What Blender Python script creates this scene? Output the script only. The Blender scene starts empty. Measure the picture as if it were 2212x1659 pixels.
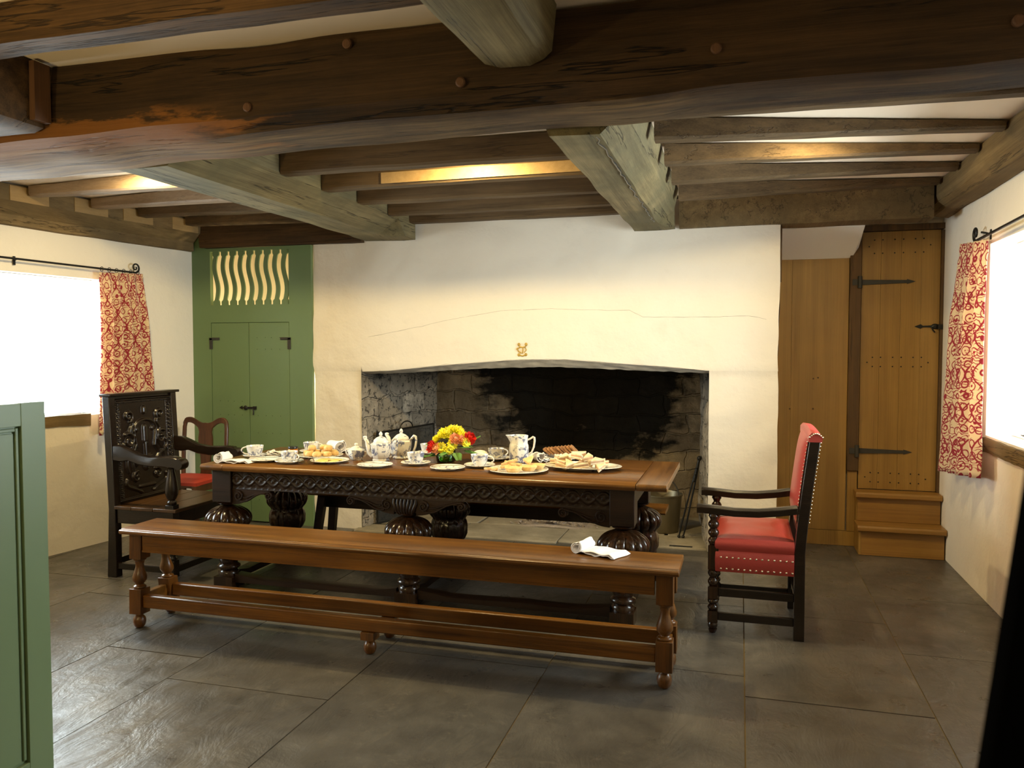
import bpy, math, random
import numpy as np
from mathutils import Vector, Matrix, noise
random.seed(7)
PI = math.pi
sc = bpy.context.scene
COL = sc.collection
sin, cos, sqrt, hyp = math.sin, math.cos, math.sqrt, math.hypot
def R(a): return math.radians(a)

# ------------------------------------------------------------------ camera
F = 1720.0
YAW, PIT, EYE = R(16), R(-2.5), 1.5
cam = bpy.data.objects.new('camera', bpy.data.cameras.new('camera'))
COL.objects.link(cam)
cam.location = (0, 0, EYE)
cam.rotation_euler = (PI/2 + PIT, 0, YAW)
cam.data.sensor_width = 36.0
cam.data.lens = 36.0*F/2212
cam.data.clip_start = .05
cam.data.dof.use_dof = True
cam.data.dof.focus_distance = 4.8
cam.data.dof.aperture_fstop = 5.0
sc.camera = cam
_f = Vector((-sin(YAW)*cos(PIT), cos(YAW)*cos(PIT), sin(PIT)))
_r = Vector((cos(YAW), sin(YAW), 0))
_u = _r.cross(_f)
def ray(px, py): return _f + _r*((px-1106)/F) - _u*((py-829.5)/F)
def at_z(px, py, z):
    d = ray(px, py); t = (z-EYE)/d.z
    return Vector((d.x*t, d.y*t, z))
def at_y(px, py, y):
    d = ray(px, py); t = y/d.y
    return Vector((d.x*t, y, EYE+d.z*t))
def at_x(px, py, x):
    d = ray(px, py); t = x/d.x
    return Vector((x, d.y*t, EYE+d.z*t))

# ------------------------------------------------------------------ node helpers
def sock(nt, n, k, v):
    i = n.inputs[k]
    if isinstance(v, bpy.types.NodeSocket): nt.links.new(v, i)
    elif isinstance(v, tuple) and len(v) == 3 and i.type == 'RGBA': i.default_value = v + (1,)
    else: i.default_value = v
def nd(nt, typ, ins=None, **props):
    n = nt.nodes.new(typ)
    for k, v in props.items(): setattr(n, k, v)
    for k, v in (ins or {}).items(): sock(nt, n, k, v)
    return n
def ma(nt, op, a, b=0.0, c=0.0):
    n = nd(nt, 'ShaderNodeMath', {0: a, 1: b, 2: c}, operation=op)
    return n.outputs[0]
def mixc(nt, fac, a, b, bt='MIX'):
    n = nt.nodes.new('ShaderNodeMix'); n.data_type = 'RGBA'; n.blend_type = bt
    sock(nt, n, 0, fac); sock(nt, n, 6, a); sock(nt, n, 7, b)
    return n.outputs[2]
def ramp(nt, fac, stops):
    n = nt.nodes.new('ShaderNodeValToRGB'); nt.links.new(fac, n.inputs[0])
    e = n.color_ramp.elements
    while len(e) < len(stops): e.new(.5)
    for el, (p, c) in zip(e, stops):
        el.position = p
        el.color = (c, c, c, 1) if not isinstance(c, tuple) else c + (1,)
    return n.outputs[0]
def coords(nt, scale=(1, 1, 1), rnd=True, src='Object'):
    tc = nd(nt, 'ShaderNodeTexCoord').outputs[src]
    if rnd:
        oi = nd(nt, 'ShaderNodeObjectInfo').outputs['Random']
        tc = nd(nt, 'ShaderNodeVectorMath', {0: tc, 1: nd(nt, 'ShaderNodeCombineXYZ', {0: ma(nt, 'MULTIPLY', oi, 7.3), 1: ma(nt, 'MULTIPLY', oi, 3.1), 2: ma(nt, 'MULTIPLY', oi, 5.7)}).outputs[0]}, operation='ADD').outputs[0]
    return nd(nt, 'ShaderNodeVectorMath', {0: tc, 1: scale}, operation='MULTIPLY').outputs[0]
def noi(nt, v, s=5.0, d=4.0, r=.55, dist=0.0):
    return nd(nt, 'ShaderNodeTexNoise', {'Vector': v, 'Scale': s, 'Detail': d, 'Roughness': r, 'Distortion': dist}).outputs[0]
def new(name):
    m = bpy.data.materials.new(name); m.use_nodes = True
    nt = m.node_tree; nt.nodes.clear()
    b = nt.nodes.new('ShaderNodeBsdfPrincipled'); o = nt.nodes.new('ShaderNodeOutputMaterial')
    nt.links.new(b.outputs[0], o.inputs[0])
    return m, nt, b
def bump(nt, b, h, strength=.3, dist=.01):
    n = nd(nt, 'ShaderNodeBump', {'Height': h, 'Strength': strength, 'Distance': dist})
    nt.links.new(n.outputs[0], b.inputs['Normal'])
def plain(name, c, rough=.5, metal=0.0, var=.15, vs=12.0, bmp=0.0, bs=60.0, spec=.5):
    m, nt, b = new(name)
    v = coords(nt)
    n = noi(nt, v, vs, 4)
    sock(nt, b, 'Base Color', mixc(nt, n, tuple(x*(1-var) for x in c), tuple(min(1, x*(1+var)) for x in c)))
    b.inputs['Roughness'].default_value = rough; b.inputs['Metallic'].default_value = metal
    b.inputs['Specular IOR Level'].default_value = spec
    if bmp: bump(nt, b, noi(nt, v, bs, 5), bmp, .004)
    return m
def wood(name, dark, light, axis='x', sc_=1.0, rough=.4, bmp=.2, cracks=0.0, spec=.5, blotch=None, extra=None):
    m, nt, b = new(name)
    al, ac = 1.1*sc_, 20*sc_
    s = {'x': (al, ac, ac), 'y': (ac, al, ac), 'z': (ac, ac, al)}[axis]
    v = coords(nt, s)
    n1 = noi(nt, v, 1.0, 7, .66, .3)
    s2 = {'x': (.25, 6, 6), 'y': (6, .25, 6), 'z': (6, 6, .25)}[axis]
    n2 = noi(nt, nd(nt, 'ShaderNodeVectorMath', {0: v, 1: s2}, operation='MULTIPLY').outputs[0], 2.2, 5, .7)
    n3 = noi(nt, coords(nt, (1, 1, 1)), 2.1, 4, .6)
    f = ma(nt, 'ADD', ma(nt, 'ADD', ma(nt, 'MULTIPLY', n1, .5), ma(nt, 'MULTIPLY', n2, .3)), ma(nt, 'MULTIPLY', n3, .2))
    c = ramp(nt, f, [(.37, dark), (.5, tuple((x+y)/2 for x, y in zip(dark, light))), (.62, light)])
    h = f
    if blotch:
        k = ramp(nt, noi(nt, coords(nt, (1, 1, 1)), 1.7, 4, .6), [(.42, 0.0), (.62, 1.0)])
        c = mixc(nt, ma(nt, 'MULTIPLY', k, .7), c, mixc(nt, f, tuple(x*.6 for x in blotch), blotch))
    if cracks:
        v3 = coords(nt, {'x': (.42, 8, 8), 'y': (8, .42, 8), 'z': (8, 8, .42)}[axis])
        q = ma(nt, 'ABSOLUTE', ma(nt, 'SUBTRACT', noi(nt, v3, 1.0, 5, .62, .15), .5))
        q = ma(nt, 'ADD', q, ma(nt, 'MULTIPLY', ramp(nt, noi(nt, v3, .6, 2, .5), [(.38, 1.0), (.5, 0.0)]), .1))
        k = ramp(nt, q, [(.0, 0.0), (.011, 1.0)])
        c = mixc(nt, ma(nt, 'MULTIPLY', ma(nt, 'SUBTRACT', 1.0, k), cracks), c, (.006, .004, .003))
        h = ma(nt, 'ADD', f, ma(nt, 'MULTIPLY', k, 1.2))
    if extra: c = extra(nt, c, f)
    sock(nt, b, 'Base Color', c)
    b.inputs['Roughness'].default_value = rough
    b.inputs['Specular IOR Level'].default_value = spec
    bump(nt, b, h, bmp, .006)
    return m

M = {}
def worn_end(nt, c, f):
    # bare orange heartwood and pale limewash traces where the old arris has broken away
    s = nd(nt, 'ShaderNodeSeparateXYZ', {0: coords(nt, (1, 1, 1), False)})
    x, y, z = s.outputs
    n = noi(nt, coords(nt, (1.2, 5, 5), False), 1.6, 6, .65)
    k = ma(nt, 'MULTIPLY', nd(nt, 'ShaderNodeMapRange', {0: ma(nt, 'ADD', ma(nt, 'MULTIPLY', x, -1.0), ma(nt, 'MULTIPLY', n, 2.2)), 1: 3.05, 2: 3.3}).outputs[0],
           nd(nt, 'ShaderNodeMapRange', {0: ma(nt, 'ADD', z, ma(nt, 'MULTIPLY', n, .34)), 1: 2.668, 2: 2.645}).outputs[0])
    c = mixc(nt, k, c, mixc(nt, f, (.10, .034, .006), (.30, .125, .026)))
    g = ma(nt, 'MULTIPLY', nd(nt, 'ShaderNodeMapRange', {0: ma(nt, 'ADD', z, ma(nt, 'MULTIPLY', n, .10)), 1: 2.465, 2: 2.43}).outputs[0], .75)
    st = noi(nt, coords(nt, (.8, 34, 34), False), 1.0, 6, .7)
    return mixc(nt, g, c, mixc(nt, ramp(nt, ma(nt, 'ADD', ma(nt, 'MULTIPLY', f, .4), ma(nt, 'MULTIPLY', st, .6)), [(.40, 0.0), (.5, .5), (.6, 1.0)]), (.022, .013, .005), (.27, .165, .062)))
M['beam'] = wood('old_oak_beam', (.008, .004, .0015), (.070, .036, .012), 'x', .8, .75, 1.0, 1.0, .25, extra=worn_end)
M['beam_front'] = wood('old_oak_beam_front', (.014, .0068, .0022), (.11, .056, .018), 'x', .8, .75, .9, .7, .25)
M['beam_y'] = wood('grey_oak_beam', (.07, .052, .022), (.25, .195, .095), 'y', .8, .75, .7, .7, .25, (.10, .09, .045))
M['joist'] = wood('brown_joist', (.045, .027, .011), (.135, .085, .038), 'x', .9, .75, .5, .3, .25)
M['joist_pale'] = wood('pale_new_joist', (.16, .10, .055), (.30, .21, .13), 'x', .9, .7, .4, .2, .25)
M['plate'] = wood('wall_plate_oak', (.09, .055, .02), (.24, .16, .07), 'y', .7, .75, .6, .6, .25, (.13, .09, .04))
M['patch'] = wood('pale_oak_patch', (.25, .15, .05), (.36, .23, .09), 'y', 1, .7, .3)
M['peg'] = wood('peg_end', (.06, .024, .007), (.13, .055, .018), 'z', 2, .7, .3)
M['table_top'] = wood('waxed_table_oak', (.040, .014, .0025), (.19, .078, .013), 'x', .9, .26, .12, .25, spec=.42)
M['carved'] = wood('dark_carved_oak', (.006, .0026, .0009), (.030, .012, .0038), 'x', 1.2, .40, .3, spec=.35)
M['table_end'] = wood('waxed_table_end', (.045, .018, .004), (.19, .082, .017), 'y', .9, .28, .12, .2)
M['bulb'] = wood('polished_black_oak', (.006, .003, .0014), (.045, .018, .006), 'z', 1.2, .2, .1)
M['bench'] = wood('amber_bench_oak', (.044, .015, .0022), (.205, .083, .0115), 'x', 1, .3, .15, .15, spec=.42)
M['bench_z'] = wood('amber_bench_oak_upright', (.032, .011, .0018), (.165, .062, .009), 'z', 1, .28, .15)
M['chairblack'] = wood('ebonised_oak', (.003, .0018, .0012), (.017, .0085, .0045), 'x', 1.4, .24, .2)
M['chairbrown'] = wood('mahogany', (.03, .010, .004), (.10, .036, .013), 'z', 1.2, .3, .15)
M['seatboard'] = wood('chair_seat_boards', (.02, .009, .003), (.085, .04, .013), 'y', 1, .35, .2, .2)
M['oak'] = wood('honey_oak', (.20, .108, .020), (.34, .192, .042), 'z', .55, .5, .08)
M['oak_x'] = wood('honey_oak_treads', (.17, .08, .014), (.32, .165, .034), 'x', .7, .42, .12)
M['post'] = wood('dark_oak_post', (.035, .017, .004), (.13, .065, .017), 'z', .8, .7, .5, .5)
M['iron'] = plain('black_iron', (.02, .019, .017), .45, .6, .3, 30, .3)
M['iron_matt'] = plain('dull_iron', (.035, .033, .028), .6, .2, .3, 30, .2)
M['steel'] = plain('silverware', (.7, .68, .62), .22, 1.0, .05)
M['bucket'] = plain('aged_bucket_metal', (.21, .18, .115), .4, .75, .25, 9, .15)
M['brass_nail'] = plain('pewter_nail', (.75, .68, .5), .25, 1.0, .05)
M['red'] = plain('red_leather', (.38, .050, .040), .34, 0, .12, 6, .25, 90)
M['red2'] = plain('red_seat_cloth', (.36, .028, .010), .6, 0, .1, 8, .2, 120)
M['linen'] = plain('white_linen', (.86, .83, .80), .85, 0, .03, 9, .15, 300)
M['dark_shape'] = plain('foreground_black', (.002, .002, .002), 1.0, 0, .2, spec=0.0)
M['ash'] = plain('pale_ash', (.33, .27, .22), .95, 0, .5, 60, .8, 90)
M['black'] = plain('black_lid', (.01, .01, .01), .3)
M['wire'] = plain('spectacle_wire', (.16, .08, .05), .3, .5)
M['gilt'] = plain('gilded_plaster', (.42, .27, .045), .6, .15, .45, 40)
def gl(name, tint, fac_t, rough=.02):
    m, nt, b = new(name)
    out = [n for n in nt.nodes if n.type == 'OUTPUT_MATERIAL'][0]
    t = nd(nt, 'ShaderNodeBsdfTransparent', {'Color': tint}); g = nd(nt, 'ShaderNodeBsdfGlossy', {'Roughness': rough})
    fr = nd(nt, 'ShaderNodeFresnel', {'IOR': 1.45})
    mx = nd(nt, 'ShaderNodeMixShader', {0: ma(nt, 'MAXIMUM', fr.outputs[0], 1-fac_t), 1: t.outputs[0], 2: g.outputs[0]})
    nt.links.new(mx.outputs[0], out.inputs[0]); nt.nodes.remove(b)
    return m
M['glass'] = gl('old_window_glass', (.95, .98, .97), .95)
M['vase'] = gl('green_vase_glass', (.42, .75, .30), .88)
M['jam'] = plain('amber_jam', (.45, .14, .01), .1, 0, .2)

def plaster(name, c, c2, lump=.35, stain=0.0):
    m, nt, b = new(name)
    v = coords(nt, (1, 1, 1), False)
    n = noi(nt, v, 1.3, 5, .55)
    col = mixc(nt, n, c, c2)
    if stain:
        k = ramp(nt, noi(nt, v, 3.1, 6, .65), [(.6, 0.0), (.75, 1.0)])
        col = mixc(nt, ma(nt, 'MULTIPLY', k, stain), col, tuple(x*.72 for x in c))
    sock(nt, b, 'Base Color', col)
    b.inputs['Roughness'].default_value = .93; b.inputs['Specular IOR Level'].default_value = .2
    h = ma(nt, 'ADD', ma(nt, 'MULTIPLY', noi(nt, v, 5.0, 5, .5), 1.0), ma(nt, 'MULTIPLY', noi(nt, v, 45.0, 3, .5), .1))
    bump(nt, b, h, lump, .03)
    return m
M['lime'] = plaster('limewash', (.70, .63, .525), (.765, .70, .60), .5, .2)
M['ceil'] = plaster('ceiling_plaster', (.78, .64, .49), (.82, .69, .54), .08)
M['white'] = plaster('white_soffit', (.78, .76, .74), (.82, .80, .78), .05)
def paint(name, c, rough=.45):
    return plain(name, c, rough, 0, .05, 3.0, .05, 25)
M['green'] = paint('green_paint', (.118, .185, .080))
M['green2'] = paint('green_paint_screen', (.135, .195, .095), .38)
M['nailhead'] = plain('painted_nail_heads', (.03, .05, .015), .5)

def slate():
    m, nt, b = new('slate_floor')
    v = coords(nt, (1, 1, 1), False)
    isl = nd(nt, 'ShaderNodeNewGeometry').outputs['Random Per Island']
    off = nd(nt, 'ShaderNodeVectorMath', {0: v, 1: nd(nt, 'ShaderNodeCombineXYZ', {0: ma(nt, 'MULTIPLY', isl, 31.0), 1: ma(nt, 'MULTIPLY', isl, 17.0), 2: 0.0}).outputs[0]}, operation='ADD').outputs[0]
    n = noi(nt, off, 2.6, 8, .62, .4)
    c = ramp(nt, n, [(.3, (.046, .042, .037)), (.52, (.084, .075, .064)), (.75, (.14, .124, .10))])
    c = mixc(nt, ma(nt, 'MULTIPLY', isl, .5), c, (.06, .056, .05))
    # pale scratches worn into the slate
    sv = nd(nt, 'ShaderNodeVectorMath', {0: off, 1: (3.0, 9.0, 1.0)}, operation='MULTIPLY').outputs[0]
    q = ma(nt, 'ABSOLUTE', ma(nt, 'SUBTRACT', noi(nt, sv, 1.3, 5, .7, 1.5), .5))
    k = ma(nt, 'MULTIPLY', ramp(nt, q, [(0, 1.0), (.006, 0.0)]), ramp(nt, noi(nt, off, 5.0, 3, .5), [(.5, 0.0), (.62, 1.0)]))
    c = mixc(nt, ma(nt, 'MULTIPLY', k, .7), c, (.26, .22, .16))
    sp = nd(nt, 'ShaderNodeTexVoronoi', {'Vector': off, 'Scale': 26.0}).outputs['Distance']
    k2 = ma(nt, 'MULTIPLY', ramp(nt, sp, [(.035, 1.0), (.07, 0.0)]), ramp(nt, noi(nt, off, 3.3, 2, .5), [(.55, 0.0), (.62, 1.0)]))
    c = mixc(nt, ma(nt, 'MULTIPLY', k2, .6), c, (.32, .26, .17))
    grit = ramp(nt, noi(nt, off, 55.0, 4, .7), [(.62, 0.0), (.72, 1.0)])
    c = mixc(nt, ma(nt, 'MULTIPLY', grit, .35), c, (.19, .155, .10))
    sock(nt, b, 'Base Color', c)
    sock(nt, b, 'Roughness', ramp(nt, noi(nt, off, 7.0, 5, .6), [(.3, .24), (.7, .46)]))
    rv = nd(nt, 'ShaderNodeVectorMath', {0: off, 1: (5.0, 2.2, 1.0)}, operation='MULTIPLY').outputs[0]
    h = ma(nt, 'ADD', ma(nt, 'MULTIPLY', noi(nt, rv, 1.4, 7, .6, .8), 1.0), ma(nt, 'MULTIPLY', noi(nt, off, 30.0, 4, .6), .12))
    bump(nt, b, h, .5, .018)
    return m
M['slate'] = slate()
M['grout'] = plain('lime_grout', (.20, .14, .055), .9, 0, .3, 20)

def hearthstone():
    m, nt, b = new('hearth_stone')
    v = coords(nt, (1, 1, 1), False)
    n = noi(nt, v, 3.0, 7, .6)
    c = ramp(nt, n, [(.3, (.17, .145, .10)), (.7, (.36, .31, .23))])
    sock(nt, b, 'Base Color', c); b.inputs['Roughness'].default_value = .8
    bump(nt, b, noi(nt, v, 14.0, 6, .6), .5, .02)
    return m
M['hearth'] = hearthstone()
def sooty(name, amount, pale, jamb=False):
    """rough stone blocks with soot that has settled on the middle and the upper courses"""
    m, nt, b = new(name)
    v = coords(nt, (1, 1, 1), False)
    sx, sy, sz = (nd(nt, 'ShaderNodeSeparateXYZ', {0: v}).outputs[i] for i in range(3))
    wob = nd(nt, 'ShaderNodeTexNoise', {'Vector': v, 'Scale': 3.2, 'Detail': 4.0}).outputs[1]
    ws = nd(nt, 'ShaderNodeSeparateXYZ', {0: wob}).outputs
    br = nd(nt, 'ShaderNodeTexBrick', {'Vector': nd(nt, 'ShaderNodeCombineXYZ', {0: ma(nt, 'ADD', ma(nt, 'ADD', sx, sy), ma(nt, 'MULTIPLY', ws[0], .22)), 1: ma(nt, 'ADD', sz, ma(nt, 'MULTIPLY', ws[1], .20)), 2: 0.0}).outputs[0],
            'Color1': pale, 'Color2': tuple(x*.5 for x in pale), 'Mortar': tuple(x*.7 for x in pale), 'Scale': 1.0, 'Mortar Size': .012, 'Mortar Smooth': .6, 'Brick Width': .40, 'Row Height': .17})
    c = mixc(nt, ramp(nt, noi(nt, v, 7.0, 8, .7), [(.38, 0.0), (.62, 1.0)]), br.outputs[0], tuple(x*.45 for x in pale))
    if jamb:
        # flecks of dark soot left in old limewash
        fleck = ramp(nt, noi(nt, v, 24.0, 6, .7), [(.54, 0.0), (.60, 1.0)])
        c = mixc(nt, ma(nt, 'MULTIPLY', fleck, .85), c, (.025, .024, .024))
        up = nd(nt, 'ShaderNodeMapRange', {0: ma(nt, 'ADD', sz, ma(nt, 'MULTIPLY', noi(nt, v, 5.0, 5), .3)), 1: 1.25, 2: 1.5}).outputs[0]
        c = mixc(nt, up, c, (.015, .014, .013))
    else:
        vs = nd(nt, 'ShaderNodeVectorMath', {0: v, 1: (1.0, 1.0, 1.7)}, operation='MULTIPLY').outputs[0]
        dx = ma(nt, 'ADD', sx, 1.42)
        cen = ma(nt, 'SUBTRACT', 1.45, ma(nt, 'MULTIPLY', ma(nt, 'MULTIPLY', dx, dx), 1.5))
        up = ma(nt, 'MULTIPLY', ma(nt, 'SUBTRACT', sz, .80), 1.5)
        f = ma(nt, 'ADD', ma(nt, 'ADD', cen, up), ma(nt, 'MULTIPLY', ma(nt, 'SUBTRACT', noi(nt, vs, 3.0, 7, .62, .2), .5), 3.6))
        k = ramp(nt, ma(nt, 'ADD', f, amount), [(.25, 0.0), (.75, 1.0)])
        c = mixc(nt, ma(nt, 'MULTIPLY', k, .96), c, (.009, .0085, .007))
    sock(nt, b, 'Base Color', c); b.inputs['Roughness'].default_value = .9; b.inputs['Specular IOR Level'].default_value = .15
    bump(nt, b, ma(nt, 'ADD', noi(nt, v, 6.0, 7, .65), ma(nt, 'MULTIPLY', br.outputs[1], -.5)), .9, .05)
    return m
M['soot'] = sooty('sooty_stone', -.15, (.38, .295, .19))
M['jamb'] = sooty('flecked_stone', .15, (.60, .50, .37), True)
M['lintel'] = plain('grey_lintel_stone', (.30, .27, .22), .85, 0, .45, 9, .8, 30)

def china(name, amt=.5, blue=(.07, .09, .20)):
    m, nt, b = new(name)
    v = coords(nt)
    n = noi(nt, v, 32.0, 4, .62, .8)
    k = ramp(nt, n, [(amt, 0.0), (amt+.05, 1.0)])
    n2 = noi(nt, v, 12.0, 2, .5)
    k = ma(nt, 'MULTIPLY', k, ramp(nt, n2, [(.4, .0), (.5, 1.0)]))
    sock(nt, b, 'Base Color', mixc(nt, ma(nt, 'MULTIPLY', k, .85), (.80, .77, .70), blue))
    b.inputs['Roughness'].default_value = .12
    b.inputs['Coat Weight'].default_value = .3
    return m
M['china'] = china('blue_transfer_china')
M['china_light'] = china('plain_rimmed_china', .56)
def crumb(name, c, c2):
    m, nt, b = new(name)
    v = coords(nt)
    sock(nt, b, 'Base Color', ramp(nt, noi(nt, v, 30.0, 5, .6), [(.3, c2), (.6, c)]))
    b.inputs['Roughness'].default_value = .8
    bump(nt, b, noi(nt, v, 120.0, 4), .5, .003)
    return m
M['scone'] = crumb('scone_crust', (.78, .55, .25), (.62, .36, .11))
M['bread'] = crumb('pale_bread', (.80, .68, .47), (.66, .45, .22))
M['pastry'] = crumb('golden_pastry', (.74, .50, .22), (.55, .28, .08))
M['filling'] = crumb('sandwich_filling', (.52, .28, .14), (.70, .50, .32))
M['cake'] = crumb('brown_fruit_loaf', (.36, .17, .055), (.14, .055, .018))
M['butter'] = plain('butter', (.85, .62, .16), .45, 0, .06)
M['cream'] = plain('clotted_cream', (.84, .78, .62), .5, 0, .05)
M['yellow'] = plain('yellow_petals', (.95, .84, .06), .6, 0, .12, 40)
M['redflower'] = plain('red_petals', (.62, .018, .008), .6, 0, .25, 40)
M['peach'] = plain('peach_petals', (.86, .42, .20), .6, 0, .2, 40)
M['leaf'] = plain('green_leaves', (.075, .18, .028), .5, 0, .4, 30)
M['flowereye'] = plain('green_eye', (.20, .26, .03), .7, 0, .2, 40)

def curtain_mat():
    m, nt, b = new('red_scroll_print')
    uv = nd(nt, 'ShaderNodeTexCoord').outputs['UV']
    wn = nd(nt, 'ShaderNodeTexNoise', {'Vector': uv, 'Scale': 16.0, 'Detail': 2.0}).outputs[1]
    w = nd(nt, 'ShaderNodeVectorMath', {0: uv, 1: nd(nt, 'ShaderNodeVectorMath', {0: wn, 1: (.018, .018, 0)}, operation='MULTIPLY').outputs[0]}, operation='ADD').outputs[0]
    s = nd(nt, 'ShaderNodeSeparateXYZ', {0: w}); u, v = s.outputs[0], s.outputs[1]
    sb = ma(nt, 'SINE', ma(nt, 'MULTIPLY', v, 2*PI/.22))
    def lines(sign, wd):
        a = ma(nt, 'ADD', ma(nt, 'MULTIPLY', u, 1/.14), ma(nt, 'MULTIPLY', sb, .25*sign))
        d = ma(nt, 'ABSOLUTE', ma(nt, 'SUBTRACT', ma(nt, 'FRACT', ma(nt, 'ADD', a, 0.25*sign)), .5))
        return ramp(nt, d, [(wd*.75, 1.0), (wd, 0.0)])
    k = ma(nt, 'MAXIMUM', lines(1, .05), lines(-1, .05))
    vor = nd(nt, 'ShaderNodeTexVoronoi', {'Vector': w, 'Scale': 15.0, 'Randomness': .35}).outputs['Distance']
    ring = ramp(nt, ma(nt, 'ABSOLUTE', ma(nt, 'SUBTRACT', vor, .38)), [(.035, 1.0), (.055, 0.0)])
    dot = ramp(nt, vor, [(.12, 1.0), (.15, 0.0)])
    wav = nd(nt, 'ShaderNodeTexWave', {'Vector': w, 'Scale': 14.0, 'Distortion': 9.0, 'Detail': 1.0, 'Detail Scale': 1.6}, wave_type='RINGS').outputs[1]
    scr = ma(nt, 'MULTIPLY', ramp(nt, wav, [(.78, 0.0), (.86, 1.0)]), ramp(nt, noi(nt, w, 9.0, 1), [(.45, 0.0), (.5, 1.0)]))
    k = ma(nt, 'MAXIMUM', ma(nt, 'MAXIMUM', k, scr), ma(nt, 'MAXIMUM', ring, dot))
    c = mixc(nt, k, (.76, .59, .37), (.33, .024, .040))
    sock(nt, b, 'Base Color', c); b.inputs['Roughness'].default_value = .9
    out = [n for n in nt.nodes if n.type == 'OUTPUT_MATERIAL'][0]
    tr = nd(nt, 'ShaderNodeBsdfTranslucent', {'Color': c})
    mx = nd(nt, 'ShaderNodeMixShader', {0: .3, 1: b.outputs[0], 2: tr.outputs[0]})
    nt.links.new(mx.outputs[0], out.inputs[0])
    return m
M['curtain'] = curtain_mat()
def mesh_mat():
    m, nt, b = new('fine_wire_mesh')
    out = [n for n in nt.nodes if n.type == 'OUTPUT_MATERIAL'][0]
    b.inputs['Base Color'].default_value = (.012, .012, .01, 1); b.inputs['Roughness'].default_value = .6
    v = coords(nt, (1, 1, 1), False)
    wv = nd(nt, 'ShaderNodeTexWave', {'Vector': v, 'Scale': 60.0}, bands_direction='Z').outputs[1]
    wx = nd(nt, 'ShaderNodeTexWave', {'Vector': v, 'Scale': 60.0}, bands_direction='Y').outputs[1]
    k = ma(nt, 'MAXIMUM', ramp(nt, wv, [(.35, 0.0), (.5, 1.0)]), ramp(nt, wx, [(.35, 0.0), (.5, 1.0)]))
    mx = nd(nt, 'ShaderNodeMixShader', {0: k, 1: nd(nt, 'ShaderNodeBsdfTransparent').outputs[0], 2: b.outputs[0]})
    nt.links.new(mx.outputs[0], out.inputs[0])
    return m
M['mesh'] = mesh_mat()

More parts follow.
